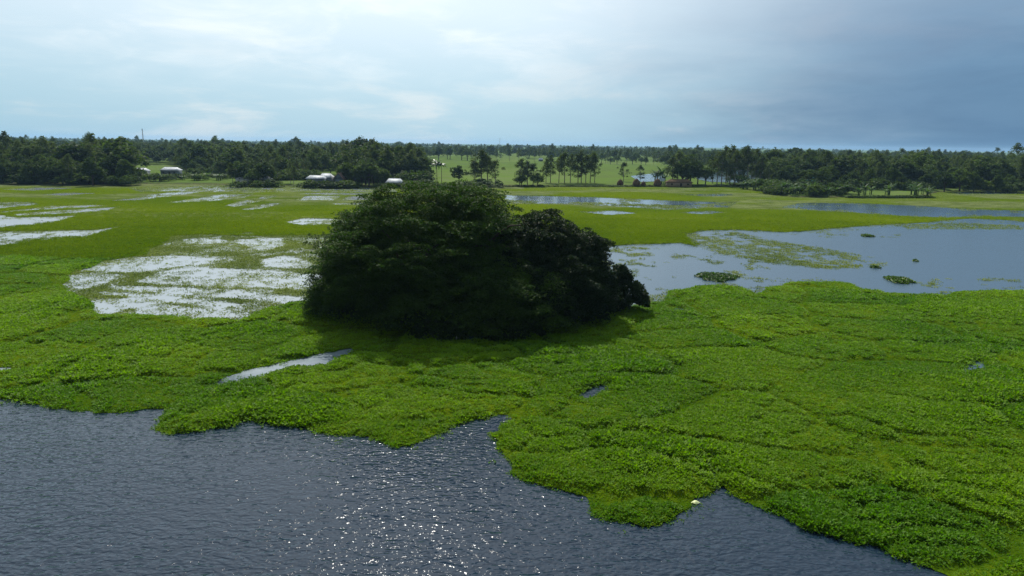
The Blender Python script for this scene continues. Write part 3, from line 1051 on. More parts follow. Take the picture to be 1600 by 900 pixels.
# --- the second tree grown against it
BF = np.array([5.0, 80.0, 0.0])
root = empty('fig_tree', tuple(BF))
tag(root, 'dense dark rounded tree pressed against the right side of the huge tree', 'tree')
lobes = [((3.4, 80, 5.0), (4.8, 7.0, 7.6), 300), ((7.0, 79.5, 4.0), (4.6, 6.5, 6.2), 300), ((4.5, 74.5, 2.2), (6.2, 4.6, 5.2), 240),
         ((8.6, 77.5, 2.2), (3.4, 4.5, 4.4), 170), ((8.8, 80, 7.6), (2.6, 3, 2.0), 60), ((0.3, 79, 4.5), (4.2, 7.5, 5.8), 240)]
C = np.concatenate([lobe_tufts(c, rd, n, r, seed=40 + i * 3) for i, (c, rd, n) in enumerate(lobes)]) - BF
V, Fq = cap_cloud(C, r.uniform(0.5, 1.15, len(C)), 0.8, 130, 0.12, r, 0.6)
Ci = np.concatenate([np.asarray(c) + inner_pts(int(n * 4), r) * np.asarray(rd) for c, rd, n in lobes]) - BF
Ci = Ci[(Ci[:, 2] > 0.6)]
V2, F2 = leaf_quads(Ci, 0.4, r, 0.5)
obj('crown', mesh_np('fig_crown', np.concatenate([V, V2]), np.concatenate([Fq, F2 + len(V)]), M['fig_crown']), root)
mb = MB()
mb.tube([(0, 0, -0.8), (0, 0, 0.8), (0.1, 0.1, 2.2)], [0.9, 0.7, 0.6], 8)
for i in range(7):
    a = i * 0.9 + r.uniform(-.2, .2)
    limb(mb, (0.1, 0.1, 1.8), (math.cos(a) * 4, math.sin(a) * 4, r.uniform(4, 8)), 0.35, 0.08, r)
obj('trunk', mb.mesh('fig_trunk', M['bark'], True), root)


def bush(loc, lobes, label, name='shrub', tr=0.5, seed=1, mat='fig_crown', ls=0.15, nl=70):
    r = np.random.default_rng(seed)
    root = empty(name, loc)
    tag(root, label, 'shrub')
    C = np.concatenate([lobe_tufts(c, rd, n, r, 0.1, seed=seed + i) for i, (c, rd, n) in enumerate(lobes)])
    V, Fq = tuft_cloud(C, r.uniform(tr * .6, tr * 1.3, len(C)), 0.75, nl, ls, r, 0.4)
    obj('foliage', mesh_np('shrub_foliage', V, Fq, M[mat]), root)
    mb = MB()
    for i in range(6):
        c = lobes[i % len(lobes)]
        a = i * 1.05
        limb(mb, (0.2 * math.cos(a), .2 * math.sin(a), -0.5), np.asarray(c[0]) + np.array([math.cos(a), math.sin(a), 0.4]) * np.asarray(c[1]) * .7, 0.08, 0.02, r, 0.1, 5, 3)
    obj('stem', mb.mesh('shrub_stem', M['bark'], True), root)
    return root


b0 = px(975, 490)
bush(tuple(b0), [((0.3, 0.5, 1.6), (2.6, 2.4, 2.3), 150), ((-0.5, 1.5, 3.7), (1.4, 1.5, 1.9), 70), ((-2.2, 0, 1.2), (1.6, 2.0, 1.8), 70)],
     'rounded leafy shrub at the right foot of the dark tree clump', seed=3)
b1 = px(725, 536)
bush(tuple(b1 + np.array([-2.6, 1.2, 0])), [((0, 0, 0.5), (3.0, 1.8, 1.5), 90)], 'low dark undergrowth at the front foot of the huge tree, left of the white stake', seed=6)
bush(tuple(b1 + np.array([4.5, 2.2, 0])), [((0, 0, 0.5), (4.2, 1.8, 1.5), 110)], 'low dark undergrowth at the front foot of the huge tree, right of the white stake', seed=8)

# --- thin half-bare tree at the left rim of the crown
p = px(508, 470)
p = np.array([p[0] - 0.6, 88.0, 0.0])
root = empty('bare_tree', tuple(p))
tag(root, 'thin half-bare tree showing pale twigs at the upper left rim of the huge tree', 'tree')
mb = MB(); tips = []
r = np.random.default_rng(12)
mb.tube([(0, 0, -0.6), (0.1, 0, 4), (0, 0.1, 8.0)], [0.14, 0.11, 0.07], 6)
for i in range(16):
    z0 = r.uniform(3.5, 8.0); a = r.uniform(0, 6.28); L = r.uniform(1.6, 3.4)
    e = np.array([math.cos(a) * L, math.sin(a) * L * .6, z0 + r.uniform(0.8, 2.2)])
    limb(mb, (0.05, 0.05, z0), e, 0.05, 0.015, r, 0.05, 4, 3)
    for j in range(4):
        q = e + r.normal(0, 0.6, 3) + np.array([0, 0, .3])
        limb(mb, e * .9 + np.array([0, 0, z0 * .1]), q, 0.02, 0.008, r, 0.05, 3, 2); tips.append(q)
obj('trunk', mb.mesh('bare_trunk', M['pale_bark'], True), root)
V, Fq = tuft_cloud(np.array(tips), r.uniform(.25, .5, len(tips)), 0.8, 14, 0.14, r, 0.2)
obj('crown', mesh_np('bare_crown', V, Fq, M['euc']), root)

# --- small white marks
root = empty('stake', tuple(px(713, 536)))
tag(root, 'short white stake standing in the dark gap at the foot of the huge tree', 'stake')
mb = MB(); mb.tube([(0, 0, -0.5), (0.02, 0, 0.45), (0.06, 0, 0.85)], [0.10, 0.09, 0.05], 7); mb.box((0.1, 0, 0.72), (0.22, 0.05, 0.1))
obj('post', mb.mesh('stake_post', M['white']), root)
root = empty('floating_litter', tuple(px(1083, 785) + np.array([0.1, -0.1, 0])))
tag(root, 'pale yellow scrap of litter floating at the edge of the green mat', 'litter')
rr_ = np.random.default_rng(4)
ang = np.linspace(0, 2 * np.pi, 12, endpoint=False)
q = np.c_[0.24 * np.cos(ang) * rr_.uniform(.7, 1.2, 12), 0.15 * np.sin(ang) * rr_.uniform(.7, 1.2, 12), rr_.uniform(0.02, 0.07, 12)]
M['litter'] = plain_mat('pale_plastic', (0.62, 0.66, 0.32), 0.5, 0.4, 0, 0.1)
obj('sheet', mesh_np('litter_sheet', np.concatenate([q, q * .5 + np.array([0, 0, .12]), [[0, 0, .16]]]),
                     [np.array([(i, (i + 1) % 12, 12 + (i + 1) % 12, 12 + i) for i in range(12)]), np.array([(12 + i, 12 + (i + 1) % 12, 24) for i in range(12)])], M['litter'], True), root)


# ------------------------------------------------------------------ tree shapes for the far bank (unit height 1 m, scaled)
def euc_shape(seed, slim=0.20, bare=0.32):
    """tall slender tree: bare pole, ragged upright crown; height about 16 m"""
    r = np.random.default_rng(seed); H = 16.0
    mb = MB()
    lean = r.normal(0, .35, 2)
    pt = lambda t: np.array([lean[0] * t * t, lean[1] * t * t, H * 0.96 * t])
    mb.tube([(0, 0, -0.6)] + [pt(t) for t in (0.05, .3, .6, .95)], [0.24, .2, .16, .1, .03], 5)
    C = []; rad = []
    for i in range(38):
        t = bare + (1 - bare) * r.uniform(0, 1) ** 0.85
        wd = H * slim * math.sin(math.pi * min(1, (t - bare) / (1 - bare) * .82 + .16)) * r.uniform(.35, 1.05)
        a = r.uniform(0, 6.28)
        q = pt(t) + np.array([math.cos(a) * wd, math.sin(a) * wd, r.normal(0, .4)])
        limb(mb, pt(max(.1, t - .1)), q, 0.06, 0.02, r, 0.02, 3, 2)
        C.append(q); rad.append(r.uniform(.7, 1.35))
    C.append(pt(1.0)); rad.append(.8)
    V, Fq = tuft_cloud(np.array(C), np.array(rad), 1.15, 44, 0.27, r, 0.1)
    return mb.mesh('eucalyptus_trunk', M['pale_bark'], True), mesh_np('eucalyptus_crown', V, Fq, M['euc'])


def broad_shape(seed, H=11.0, wide=0.42, mat='broad', low=0.2):
    """rounded village tree (mango, jackfruit and the like)"""
    r = np.random.default_rng(seed)
    mb = MB()
    mb.tube([(0, 0, -0.6), (0, 0, 1.0), (r.normal(0, .2), r.normal(0, .2), H * .5)], [0.4, .3, .18], 6)
    lob = []
    for i in range(6):
        a = i * 1.05 + r.uniform(-.3, .3); q = r.uniform(.25, .6) * wide * H
        lob.append(((math.cos(a) * q, math.sin(a) * q, H * r.uniform(.38, .66)), np.array([.52, .52, .5]) * wide * H * r.uniform(.8, 1.2), 26))
    lob.append(((0, 0, H * .68), np.array([.55, .55, .62]) * wide * H, 36))
    C = np.concatenate([lobe_tufts(c, rd, n, r, H * low * .6, .35, .25, seed + i) for i, (c, rd, n) in enumerate(lob)])
    V, Fq = tuft_cloud(C, r.uniform(.5, 1.0, len(C)), 0.6, 16, 0.34, r, 0.4)
    for c, rd, n in lob:
        limb(mb, (0, 0, H * .25), c, .14, .04, r, .05, 4, 3)
    return mb.mesh('broadleaf_trunk', M['bark'], True), mesh_np('broadleaf_crown', V, Fq, M[mat])


def frond(V, Fq, p, a, L, droop, rise, wd, r, n=7, pairs=True):
    prev = None
    dirv = np.array([math.cos(a), math.sin(a), 0]); side = np.array([-math.sin(a), math.cos(a), 0])
    for i in range(n + 1):
        t = i / n
        c = p + dirv * L * t + np.array([0, 0, rise * L * t - droop * L * t * t])
        wv = wd * math.sin(math.pi * (0.12 + 0.86 * t)) * (r.uniform(.7, 1.1) if pairs else 1)
        b = len(V)
        V += [c + side * wv + np.array([0, 0, -.35 * wv]), c, c - side * wv + np.array([0, 0, -.35 * wv])]
        if prev is not None and (not pairs or i % 1 == 0):
            Fq += [(prev, prev + 1, b + 1, b), (prev + 1, prev + 2, b + 2, b + 1)]
        prev = b


def palm_shape(seed, H=10.0):
    r = np.random.default_rng(seed)
    mb = MB(); mb.tube([(0, 0, -.5), (.1, 0, H * .4), (.25, .1, H * .86)], [.16, .12, .1], 6)
    V, Fq = [], []
    for i in range(20):
        frond(V, Fq, np.array([.25, .1, H * .82]), i * 0.63 + r.uniform(-.2, .2), r.uniform(2.4, 3.6), r.uniform(.5, 1.2), r.uniform(.1, 1.2), .5, r)
    return mb.mesh('palm_trunk', M['pale_bark'], True), mesh_np('palm_fronds', V, np.array(Fq), M['palm'])


def banana_shape(seed):
    r = np.random.default_rng(seed)
    mb = MB(); V, Fq = [], []
    for s_ in range(3):
        b = np.array([r.normal(0, .6), r.normal(0, .6), 0]); H = r.uniform(1.8, 2.8)
        mb.tube([b + (0, 0, -.4), b + (0, 0, H * .5), b + (0.05, 0, H)], [.16, .13, .08], 6)
        for i in range(7):
            frond(V, Fq, b + (0, 0, H), i * .9 + r.uniform(-.3, .3), r.uniform(1.4, 2.3), r.uniform(.4, .9), r.uniform(.6, 1.5), .30, r, 6, False)
    return mb.mesh('banana_stem', M['banana'], True), mesh_np('banana_leaves', V, np.array(Fq), M['banana'])


def shrub_shape(seed):
    r = np.random.default_rng(seed)
    lob = [((r.normal(0, .8), r.normal(0, .6), .8), (1.3, 1.2, r.uniform(.9, 1.4)), 22) for _ in range(3)]
    C = np.concatenate([lobe_tufts(c, rd, n, r, .1, .3, .2, seed + i) for i, (c, rd, n) in enumerate(lob)])
    V, Fq = tuft_cloud(C, r.uniform(.3, .6, len(C)), .7, 14, .2, r, .3)
    mb = MB()
    for c, rd, n in lob:
        limb(mb, (0, 0, -.4), c, .07, .02, r, .05, 4, 2)
    return mb.mesh('shrub_stem', M['bark'], True), mesh_np('shrub_leaves', V, Fq, M['broad'])


SH = {
    'euc': [euc_shape(s_, sl, ba) for s_, sl, ba in ((1, .17, .34), (2, .2, .28), (3, .15, .38), (4, .22, .3), (5, .18, .42), (6, .2, .2))],
    'broad': [broad_shape(s_, 11.0, wd) for s_, wd in ((11, .40), (12, .46), (13, .36), (14, .5), (15, .42), (16, .34))],
    'palm': [palm_shape(31), palm_shape(32)],
    'banana': [banana_shape(s_) for s_ in (41, 42, 43)],
    'shrub': [shrub_shape(s_) for s_ in (51, 52, 53)],
}
HT = {'euc': 16.3, 'broad': 10.9, 'palm': 10.0, 'banana': 3.9, 'shrub': 2.3}
NAME = {'euc': 'eucalyptus_tree', 'broad': 'broadleaf_tree', 'palm': 'palm_tree', 'banana': 'banana_plant', 'shrub': 'shrub'}
CATN = {'euc': 'tree', 'broad': 'tree', 'palm': 'palm', 'banana': 'banana plant', 'shrub': 'shrub'}
PARTS = {'euc': ('trunk', 'crown'), 'broad': ('trunk', 'crown'), 'palm': ('trunk', 'fronds'), 'banana': ('stem', 'leaves'), 'shrub': ('stem', 'foliage')}
tr_rng = np.random.default_rng(77)


def plant_world(kind, x, y, height, label, group=None, var=None, wide=1.0):
    v = SH[kind][int(tr_rng.integers(len(SH[kind]))) if var is None else var % len(SH[kind])]
    s_ = height / HT[kind]
    z = float(ground_z(np.array([x]), np.array([y]))[0])
    root = empty(NAME[kind], (x, y, max(z, -.2)), float(tr_rng.uniform(0, 6.28)), (s_ * wide, s_ * wide, s_))
    tag(root, label, CATN[kind], group)
    for nm, me in zip(PARTS[kind], v):
        obj(nm, me, root)
    return root


def plant(kind, xp, yb, yt, label, group=None, var=None, wide=1.0):
    """base at photo pixel (xp, yb) on the ground, top at row yt"""
    b = px(xp, yb, 0.6)
    top = px_at(xp, yt, b[1])
    return plant_world(kind, b[0], b[1], top[2] - 0.6, label, group, var, wide)


ORD = ['first', 'second', 'third', 'fourth', 'fifth', 'sixth', 'seventh', 'eighth', 'ninth', 'tenth', 'eleventh', 'twelfth', 'thirteenth', 'fourteenth', 'fifteenth', 'sixteenth']

# singled-out trees of the middle gap
plant('palm', 683, 286, 250, 'slender palm on the bank, left of the pair by the green gap')
plant('palm', 690, 286, 251, 'slender palm on the bank, right of the pair by the green gap', var=1)
plant('broad', 717, 288, 257, 'round dark tree standing alone right of the two palms')
for i, (x, t_, k) in enumerate(((742, 250, 'euc'), (752, 233, 'euc'), (762, 240, 'euc'), (774, 250, 'euc'))):
    plant(k, x, 288, t_, f'{ORD[i]} eucalyptus from the left in the tall clump above the huge tree', 'eucalyptus clump above the huge tree', i, 1.7)
plant('shrub', 758, 290, 276, 'bushy undergrowth beneath the tall clump above the huge tree', wide=2.2)
for i, (x, t_) in enumerate(((812, 245), (824, 248), (833, 252))):
    plant('euc', x, 289, t_, f'{ORD[i]} leafy eucalyptus from the left in the short clump left of the open row', 'short clump left of the open row', 5 - i, 1.6)
for i, (x, t_, yb) in enumerate(((815, 270, 290), (840, 267, 290))):
    plant('broad', x, yb, t_, f'low dark bushy tree at the foot of the short clump, {"left" if i == 0 else "right"} one', var=i, wide=1.3)
for i, (x, t_) in enumerate(((853, 247), (860, 242), (873, 240), (882, 236), (891, 240), (903, 240), (908, 233), (915, 240), (922, 236), (929, 243))):
    plant('euc', x, 286, t_, f'{ORD[i]} slender eucalyptus from the left in the open row before the green field', 'open eucalyptus row before the green field', i, 1.25)
plant('euc', 974, 284, 253, 'small open-crowned tree behind the haystacks, left of the two', var=3, wide=1.5)
plant('euc', 1000, 284, 258, 'small open-crowned tree behind the haystacks, right of the two', var=5, wide=1.6)
for i, (x, t_) in enumerate(((1024, 266), (1032, 263), (1038, 270))):
    plant('banana', x, 287, t_, f'{ORD[i]} banana plant from the left beside the haystacks', 'banana plants beside the haystacks', i)
for i, (x, t_, k, wd) in enumerate(((1050, 240, 'euc', 1.5), (1058, 234, 'euc', 1.5), (1066, 243, 'broad', 1.0), (1078, 240, 'broad', 1.0), (1074, 247, 'broad', 1.), (1090, 258, 'broad', 1.25), (1102, 257, 'broad', 1.2))):
    plant(k, x, 289 - (i % 2), t_, f'{ORD[i]} tree from the left in the dark clump right of the haystacks', 'dark clump right of the haystacks', i, wd)
for i, (x, t_) in enumerate(((1113, 242), (1120, 236), (1127, 233), (1134, 228), (1140, 226), (1147, 232), (1154, 238), (1162, 227), (1167, 228), (1174, 236), (1180, 231), (1187, 240))):
    plant('euc', x, 287 + (i % 3), t_, f'{ORD[i]} tall eucalyptus from the left in the row right of the dark clump', 'tall eucalyptus row right of centre', i + 2, 1.35)

# left bank: dark wood, tree by tree
SECT = {   # stretches of the far bank, named by what can be found there
    'A': ([60, 130], ('at the left end of the far bank', 'in the middle of the thick left bank wood', 'in the thick wood just left of the leftmost house'), 'trees of the left bank wood'),
    'B': ([330, 400, 470], ('right of the brightest white roof', 'beside the low lime-walled house', 'left of the waterside houses', 'above the waterside tin roofs'), 'trees among the left village houses'),
    'C': ([580, 625], ('in the grove right of the rusty gabled house', 'in the grove left of the lone white hipped roof', 'in the grove behind the lone white hipped roof'), 'trees of the grove beside the village'),
    'D': ([1260, 1330, 1430, 1530], ('behind the banana planting of the spit', 'behind the teal hut', 'behind the tip of the spit', 'behind the right-hand green field', 'at the right end of the far bank'), 'trees of the right bank wood'),
    'E': ([100, 222, 300, 400, 520], ('at the left end of the horizon wood', 'left below the lattice mast', 'right below the lattice mast', 'above the gardens of the left village', 'above the middle of the left village', 'above the waterside houses'), 'second line of the left wood'),
    'F': ([735, 800, 860, 940], ('beyond the field, above the two palms', 'beyond the field, above the huge tree', 'beyond the field, left of the open row', 'beyond the field, above the open row', 'beyond the field, above the haystacks'), 'wood line beyond the green field'),
}
rt = np.random.default_rng(99)


def belt(key, n, x0, x1, yb, yt, pe, avoid=(), row=''):
    cuts, names, grp = SECT[key]
    xs = x0 + (np.arange(n) + rt.uniform(.1, .9, n)) * (x1 - x0) / n
    for x in xs:
        if any(a < x < b for a, b in avoid):
            continue
        base = rt.uniform(*yb); top = rt.uniform(*yt)
        k = 'euc' if rt.random() < pe else 'broad'
        tilt = (x - 800) * 0.0146
        lb = ('slender tree ' if k == 'euc' else 'round-crowned tree ') + (row + ' ' if row else '') + names[int(np.searchsorted(cuts, x))]
        plant(k, x, base + tilt, top + tilt, lb, grp, wide=rt.uniform(1.0, 1.5) if k == 'euc' else rt.uniform(.85, 1.25))


# (rows given for the middle column of the photo; the tilt of the horizon is added)
belt('A', 22, -60, 200, (293, 298), (245, 262), 0.25, row='of the front row')
belt('A', 16, -60, 210, (283, 289), (232, 248), 0.5, row='of the back row')
belt('E', 24, -60, 360, (266, 274), (226, 240), 0.6, avoid=((205, 280),), row='of the nearer rows')
belt('E', 20, -60, 640, (252, 258), (224, 232), 0.7, row='of the farthest row')
belt('B', 10, 285, 365, (272, 280), (244, 262), 0.4)
belt('B', 8, 362, 400, (292, 295), (256, 268), 0.2)
belt('B', 5, 405, 470, (290, 294), (252, 268), 0.5, row='of the front row')
belt('B', 12, 400, 545, (276, 284), (238, 254), 0.6, row='of the back row')
belt('E', 20, 360, 660, (262, 270), (228, 240), 0.7, row='of the nearer rows')
belt('C', 12, 540, 605, (290, 294), (246, 262), 0.4, row='of the front row')
belt('C', 9, 600, 668, (285, 289), (244, 260), 0.4)
belt('C', 7, 540, 660, (278, 284), (238, 250), 0.5, row='of the back row')
belt('F', 34, 655, 1045, (250, 252.5), (228, 236), 0.6, row='of the far row')
belt('F', 14, 900, 1045, (253, 255), (236, 243), 0.3, row='of the near row')
belt('D', 26, 1190, 1640, (284, 289), (248, 264), 0.2, row='of the front row')
belt('D', 26, 1195, 1640, (275, 282), (232, 250), 0.5, row='of the middle row')
belt('D', 22, 1195, 1640, (262, 270), (226, 240), 0.6, row='of the back row')
for i, (x, t_) in enumerate(((1205, 229), (1263, 233), (1432, 232))):
    plant('broad', x, 284, t_, ('tall full-crowned tree right after the tall eucalyptus row', 'tall dark tree above the teal hut', 'tall tree rising over the right bank wood')[i], wide=1.0)

# plants along the right bank spit
for i in range(44):
    x = 1152 + i * 3.9 + rt.uniform(-2, 2)
    yb = float(np.interp(x, [1150, 1185, 1240, 1330], [291, 300, 306, 307])) - rt.uniform(0, 6)
    k = 'banana' if rt.random() < .65 else 'shrub'
    plant(k, x, yb, yb - rt.uniform(11, 18), ('banana plant ' if k == 'banana' else 'leafy shrub ') + 'in the thick planting ' + ('at the root of the spit', 'in the middle of the right bank spit', 'of the spit below the teal hut')[int(np.searchsorted([1200, 1250], x))], 'planting along the right bank spit', wide=rt.uniform(1.0, 1.5))
for i, x in enumerate((1342, 1352, 1360, 1384, 1388, 1424, 1429, 1433, 1441, 1448, 1453)):
    yb = 306 - (i % 3)
    plant('banana', x, yb, yb - rt.uniform(11, 18), 'banana plant standing in the thin clumps at the tip of the spit', 'banana clumps at the tip of the spit', wide=1.1)
for i in range(24):
    x = 1330 + i * 5.4
    plant('shrub', x, 307.5, 302, 'low dark shrub at the foot of the spit ' + ('right of the teal hut', 'in the middle of its bare stretch', 'at its outer tip')[int(np.searchsorted([1370, 1415], x))], 'low shrubs at the foot of the spit', wide=1.6)
for i in range(30):
    x = 795 + i * 12.2
    plant('shrub', x, 290, 285.5 + rt.uniform(0, 1.5), 'low shrub in the bank hedge ' + ('behind the huge tree', 'before the open eucalyptus row', 'right before the haystacks', 'before the dark clump', 'before the tall eucalyptus row')[int(np.searchsorted([850, 945, 1045, 1110], x))], 'hedge line of the middle bank', wide=2.6)
for i in range(26):
    x = 215 + i * 6.0
    k = 'shrub' if i % 3 else 'banana'
    plant(k, x, 284 - rt.uniform(0, 8), 274 - rt.uniform(0, 4), ('banana plant' if k == 'banana' else 'low shrub') + ' in the garden ' + ('before the leftmost house', 'before the brightest white roof', 'right of the brightest white roof')[int(np.searchsorted([245, 285], x))], 'garden before the leftmost houses', wide=1.6)
for i, (x, wd) in enumerate(((372, 1.5), (397, 1.6), (422, 1.8), (432, 1.5), (478, 1.8), (484, 1.5), (499, 1.7), (512, 2.0), (520, 1.8), (541, 1.7), (548, 1.8), (598, 1.6), (632, 2.0), (640, 1.8), (662, 2.2), (672, 1.8), (700, 2.2), (728, 2.2))):
    plant('shrub', x, 290.5 + (x > 480) * 1.5, 281 - rt.uniform(0, 4), 'bushy shrub on the waterside ' + ('by the lime-walled house', 'before the waterside tin roofs', 'beside the lone white hipped roof', 'under the two palms and the round tree')[int(np.searchsorted([460, 570, 655], x))], 'shrubs along the village waterside', wide=wd)

# far woodland as one mass
wp = []
for (n, x0, x1, ya, yb) in ((300, -150, 205, 254, 283), (170, 195, 290, 246, 266), (180, -150, 205, 283, 291), (170, 280, 365, 255, 272), (330, 360, 660, 254, 279), (150, 540, 660, 279, 288), (800, -150, 660, 237, 254), (600, -150, 660, 229, 237), (520, 1200, 1750, 262, 284), (260, 640, 1060, 240, 249), (420, 640, 1060, 229, 240), (520, 1040, 1750, 250, 262), (620, 1040, 1750, 238, 250), (900, -150, 1750, 228.0, 238)):
    xs = rt.uniform(x0, x1, n); yy = rt.uniform(ya, yb, n)
    for x, y in zip(xs, yy):
        wp.append(px(x, y + (x - 800) * 0.0146, 0.6))
wp = np.array(wp)
wp = wp[wp[:, 1] < 7000]
nu = 0
up_ = []
for (n, x0, x1, ya, yb) in ((150, -150, 208, 284, 298), (60, 540, 660, 284, 291), (60, 285, 365, 262, 280), (70, 405, 480, 274, 288), (220, 1195, 1750, 272, 289)):
    for x, y in zip(rt.uniform(x0, x1, n), rt.uniform(ya, yb, n)):
        up_.append(px(x, y + (x - 800) * 0.0146, 0.6))
nu = len(up_)
wp = np.concatenate([wp, np.array(up_)])
WS = []
for k in ('euc', 'broad', 'shrub'):
    for (tm, cm) in SH[k][:4]:
        o = bpy.data.objects.new('woodland_shape', cm)
        PROTO.objects.link(o); WS.append(o)
idx = np.where(rt.random(len(wp)) < .55, rt.integers(0, 4, len(wp)), 4 + rt.integers(0, 4, len(wp)))
s_ = np.where(idx < 4, rt.uniform(.55, 1.0, len(wp)) + .3 * rt.random(len(wp)) ** 4, rt.uniform(.6, 1.2, len(wp)) + .5 * rt.random(len(wp)) ** 3)
idx[-nu:] = 8 + rt.integers(0, 3, nu); s_[-nu:] = rt.uniform(1.0, 2.4, nu)
em = rt.random(len(wp)) < .05; s_[em] *= 1.35
wl = scatter('far_woodland', wp, np.c_[np.zeros((len(wp), 2)), rt.uniform(0, 6.28, len(wp))], np.c_[s_ * 1.35, s_ * 1.35, s_], idx, rt.random(len(wp)), WS, None)
tag(wl, 'blue-grey belt of far woodland along the whole horizon', 'woodland')


# ------------------------------------------------------------------ houses
def house(xp, yb, wpx, wall_px, roof_px, label, wall='wall_tin', roof='tin', depth=5.0, gable_x=False, rz=0.0, windows=2):
    b = px(xp, yb, 0.6)
    k = math.hypot(b[1], CAM_H) / FPX          # metres per pixel there
    W, hw, hr = wpx * k, wall_px * k, roof_px * k
    root = empty('village_house', (b[0], b[1], 0.5), rz)
    tag(root, label, 'house')
    mb = MB(); mb.box((0, depth / 2, hw / 2 - .2), (W * .94, depth, hw + .4))
    if gable_x:
        d2 = 0
    obj('wall', mb.mesh('house_wall', M[wall]), root)
    mb = MB()
    ov = 0.45
    hip = W * .16
    x0, x1, y0, y1 = -W / 2 - .1, W / 2 + .1, -ov, depth + ov
    z0, z1 = hw, hw + hr * 1.15
    if gable_x:
        V = [(x0, y0, z0), (x1, y0, z0), (x1, y1, z0), (x0, y1, z0), (0, y0, z1), (0, y1, z1)]
        V += [(a, c, e - .09) for a, c, e in V]
        F_ = [(0, 4, 5, 3), (1, 2, 5, 4), (6, 9, 11, 10), (7, 10, 11, 8), (0, 6, 10, 4), (4, 10, 7, 1), (3, 5, 11, 9), (5, 2, 8, 11), (0, 3, 9, 6), (1, 7, 8, 2)]
        mb.add(V, F_)
        mg = MB(); mg.add([(x0 + .3, 0.02, z0 - .02), (x1 - .3, 0.02, z0 - .02), (0, 0.02, z1 - .25), (x0 + .3, .2, z0 - .02), (x1 - .3, .2, z0 - .02), (0, .2, z1 - .25)],
                          [(0, 1, 2), (3, 5, 4), (0, 2, 5, 3), (1, 4, 5, 2), (0, 3, 4, 1)])
        obj('gable', mg.mesh('house_gable', M[wall]), root)
    else:
        ym = (y0 + y1) / 2
        V = [(x0, y0, z0), (x1, y0, z0), (x1, y1, z0), (x0, y1, z0), (x0 + hip, ym, z1), (x1 - hip, ym, z1)]
        V += [(a, c, e - .09) for a, c, e in V[:4]]
        F_ = [(0, 1, 5, 4), (2, 3, 4, 5), (0, 4, 3), (1, 2, 5), (0, 6, 7, 1), (1, 7, 8, 2), (2, 8, 9, 3), (3, 9, 6, 0), (6, 9, 8, 7)]
        mb.add(V, F_)
    rf = obj('roof', mb.mesh('house_roof', M[roof]), root)
    mr = MB()
    n_ = max(3, int(W / 0.9))
    for i in range(n_ + 1):                      # seams of the tin sheets
        x = x0 + hip + (x1 - x0 - 2 * hip) * i / n_
        if not gable_x:
            mr.tube([(x, y0, z0 + .02), (x, (y0 + y1) / 2, z1 + .02)], .035, 4)
    if not gable_x:
        mr.tube([(x0 + hip, (y0 + y1) / 2, z1 + .03), (x1 - hip, (y0 + y1) / 2, z1 + .03)], .08, 5)
        obj('ridge', mr.mesh('house_ridge', M[roof]), rf)
    mb = MB(); mb.box((W * .05, -.02, min(1.0, hw * .42)), (.95, .06, min(1.9, hw * .8)))
    obj('door', mb.mesh('house_door', M['dark']), root)
    for i in range(windows):
        xx = (-.3, .32)[i % 2] * W
        mb = MB(); mb.box((xx, -.02, hw * .55), (.9, .06, min(.9, hw * .4)))
        obj('window', mb.mesh('house_window', M['dark']), root)
    return root


house(264, 274, 27, 8, 4, 'wide house with the brightest white tin roof, behind gardens at left', depth=6)
house(216, 274, 24, 7, 4, 'house with a pale tin roof half hidden by trees, leftmost of the village', roof='grey_tin', depth=5)
house(381, 288, 26, 8, 3, 'low house with a pale lime wall under a dark tree', 'wall_white', depth=4)
house(409, 288, 22, 8, 4, 'small house with white tin roof between two dark trees')
house(492, 291, 28, 12, 4, 'long house with grey tin roof, left part of the waterside pair', roof='grey_tin', depth=6)
house(508, 290, 18, 13, 5, 'house with a higher white tin roof, in the middle of the waterside group', depth=6)
house(529, 290, 16, 10, 9, 'small gabled house with rusty pink roof beside the white roofs', roof='rust_tin', depth=5, gable_x=True)
house(615, 292, 25, 7, 5, 'square house with white hipped roof standing alone at the water edge', depth=6)
house(652, 289, 14, 6, 3, 'small dull shed at the right end of the grove', roof='rust_tin', depth=4)
house(1268, 292, 9, 9, 5, 'tiny hut with a teal roof among the right bank trees', 'teal', 'teal', depth=3, windows=0)
house(1062, 291, 40, 6, 4, 'long low dark cattle shed beside the haystacks', 'wall_mud', 'straw', depth=4)
house(1408, 262, 14, 3, 2.5, 'far house with white roof showing above the right bank trees', depth=6)
house(1197, 271, 9, 4, 3, 'far house with white roof beside the tall eucalyptus row', depth=6)
house(845, 252, 7, 2.5, 2, 'far white-roofed house at the edge of the green field', depth=6)

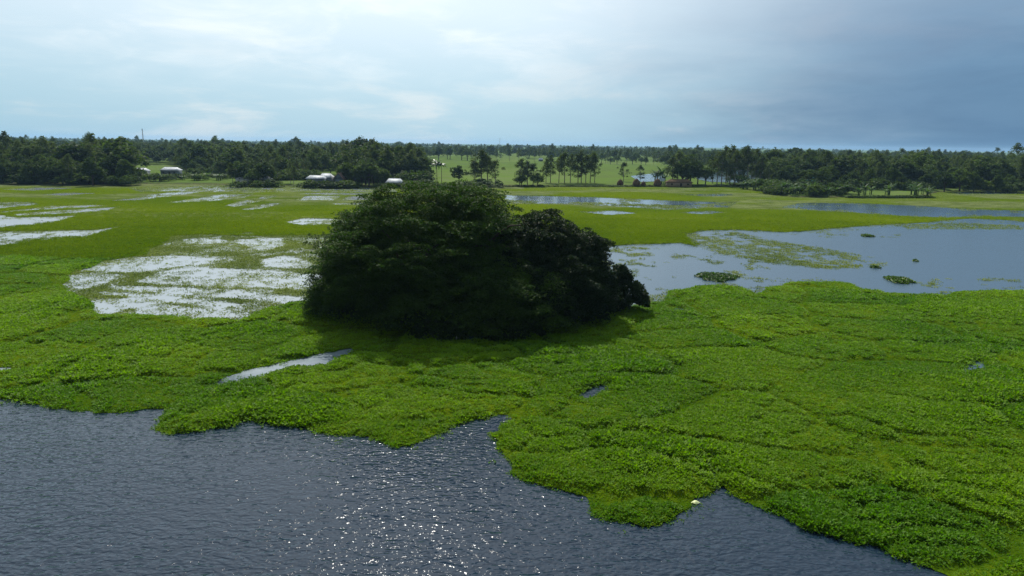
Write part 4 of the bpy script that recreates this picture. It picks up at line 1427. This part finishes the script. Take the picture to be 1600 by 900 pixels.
# haystacks
for i, (x, yb, hpx, wpx, label) in enumerate(((969, 289, 9, 10, 'brown haystack, leftmost of those on the middle bank'), (994, 290, 11, 12, 'largest pointed brown haystack on the middle bank'),
                                              (1005, 290, 7, 8, 'small low haystack right beside the largest one'), (1027, 290, 11, 12, 'brown haystack next to the banana plants and the low shed'))):
    b = px(x, yb, 0.6); k = b[1] / FPX
    H, W = hpx * k, wpx * k / 2
    root = empty('haystack', (b[0], b[1], 0.45), i * 1.3)
    tag(root, label, 'haystack', 'haystacks on the middle bank')
    prof = [(0.82, 0), (1.0, .18), (.98, .4), (.8, .65), (.5, .86), (.18, .98), (0.02, 1.02)]
    V = []; n_ = 18
    rh = np.random.default_rng(i + 3)
    for rr2, zz in prof:
        for j in range(n_):
            a = 2 * math.pi * j / n_
            q = W * rr2 * rh.uniform(.9, 1.1)
            V.append((q * math.cos(a), q * math.sin(a), H * zz * rh.uniform(.97, 1.03)))
    F_ = [(i2 * n_ + j, i2 * n_ + (j + 1) % n_, (i2 + 1) * n_ + (j + 1) % n_, (i2 + 1) * n_ + j) for i2 in range(len(prof) - 1) for j in range(n_)]
    obj('straw', mesh_np('haystack_straw', V, np.array(F_), M['straw']), root)
    mb = MB(); mb.tube([(0, 0, H * .9), (0.02, 0, H * 1.18)], [.06, .04], 5)
    obj('pole', mb.mesh('haystack_pole', M['dark']), root)


# telecom masts on the horizon
def mast(xp, yt, dist, label, w0=3.2):
    t_ = px_at(xp, yt, dist)
    H = t_[2]
    root = empty('telecom_mast', (t_[0], dist, .5))
    tag(root, label, 'mast')
    mb = MB()
    n_ = 12
    lev = [(H * i / n_, (w0 * (1 - i / n_) + .5 * i / n_) / 2) for i in range(n_ + 1)]
    for sx, sy in ((1, 1), (1, -1), (-1, 1), (-1, -1)):
        mb.tube([(sx * q, sy * q, z_) for z_, q in lev], .16, 4)
    obj('leg_frame', mb.mesh('mast_legs', M['steel']), root)
    mb = MB()
    for i in range(n_):
        (z0, a), (z1, b_) = lev[i], lev[i + 1]
        for c0, c1 in (((-1, -1), (1, -1)), ((1, -1), (1, 1)), ((1, 1), (-1, 1)), ((-1, 1), (-1, -1))):
            mb.tube([(c0[0] * a, c0[1] * a, z0), (c1[0] * b_, c1[1] * b_, z1)], .09, 4)
            mb.tube([(c1[0] * a, c1[1] * a, z0), (c0[0] * b_, c0[1] * b_, z1)], .09, 4)
    obj('bracing', mb.mesh('mast_bracing', M['steel']), root)
    mb = MB()
    for a in (0, 2.1, 4.2):
        mb.box((math.cos(a) * .9, math.sin(a) * .9, H * .93), (.4, .4, 2.4))
    obj('antenna', mb.mesh('mast_antenna', M['steel']), root)


mast(222, 201, 1500, 'lattice telecom mast rising over the left wood on the horizon')
mast(781, 216, 2300, 'faint lattice mast on the horizon right above the huge tree')

# ------------------------------------------------------------------ haze
hz_m, t, out = new_mat('haze')
pv = t.n('ShaderNodeVolumePrincipled')
pv.inputs['Color'].default_value = (0.40, 0.66, 0.95, 1)
pv.inputs['Density'].default_value = 0.00008
pv.inputs['Anisotropy'].default_value = 0.2
t.link(pv.outputs[0], out.inputs['Volume'])
mb = MB(); mb.box((0, 5900, 25), (25000, 13400, 56))
hz = obj('haze', mb.mesh('haze', hz_m))
tag(hz, 'thin bluish haze in the air over the wetland', 'haze', kind='stuff')
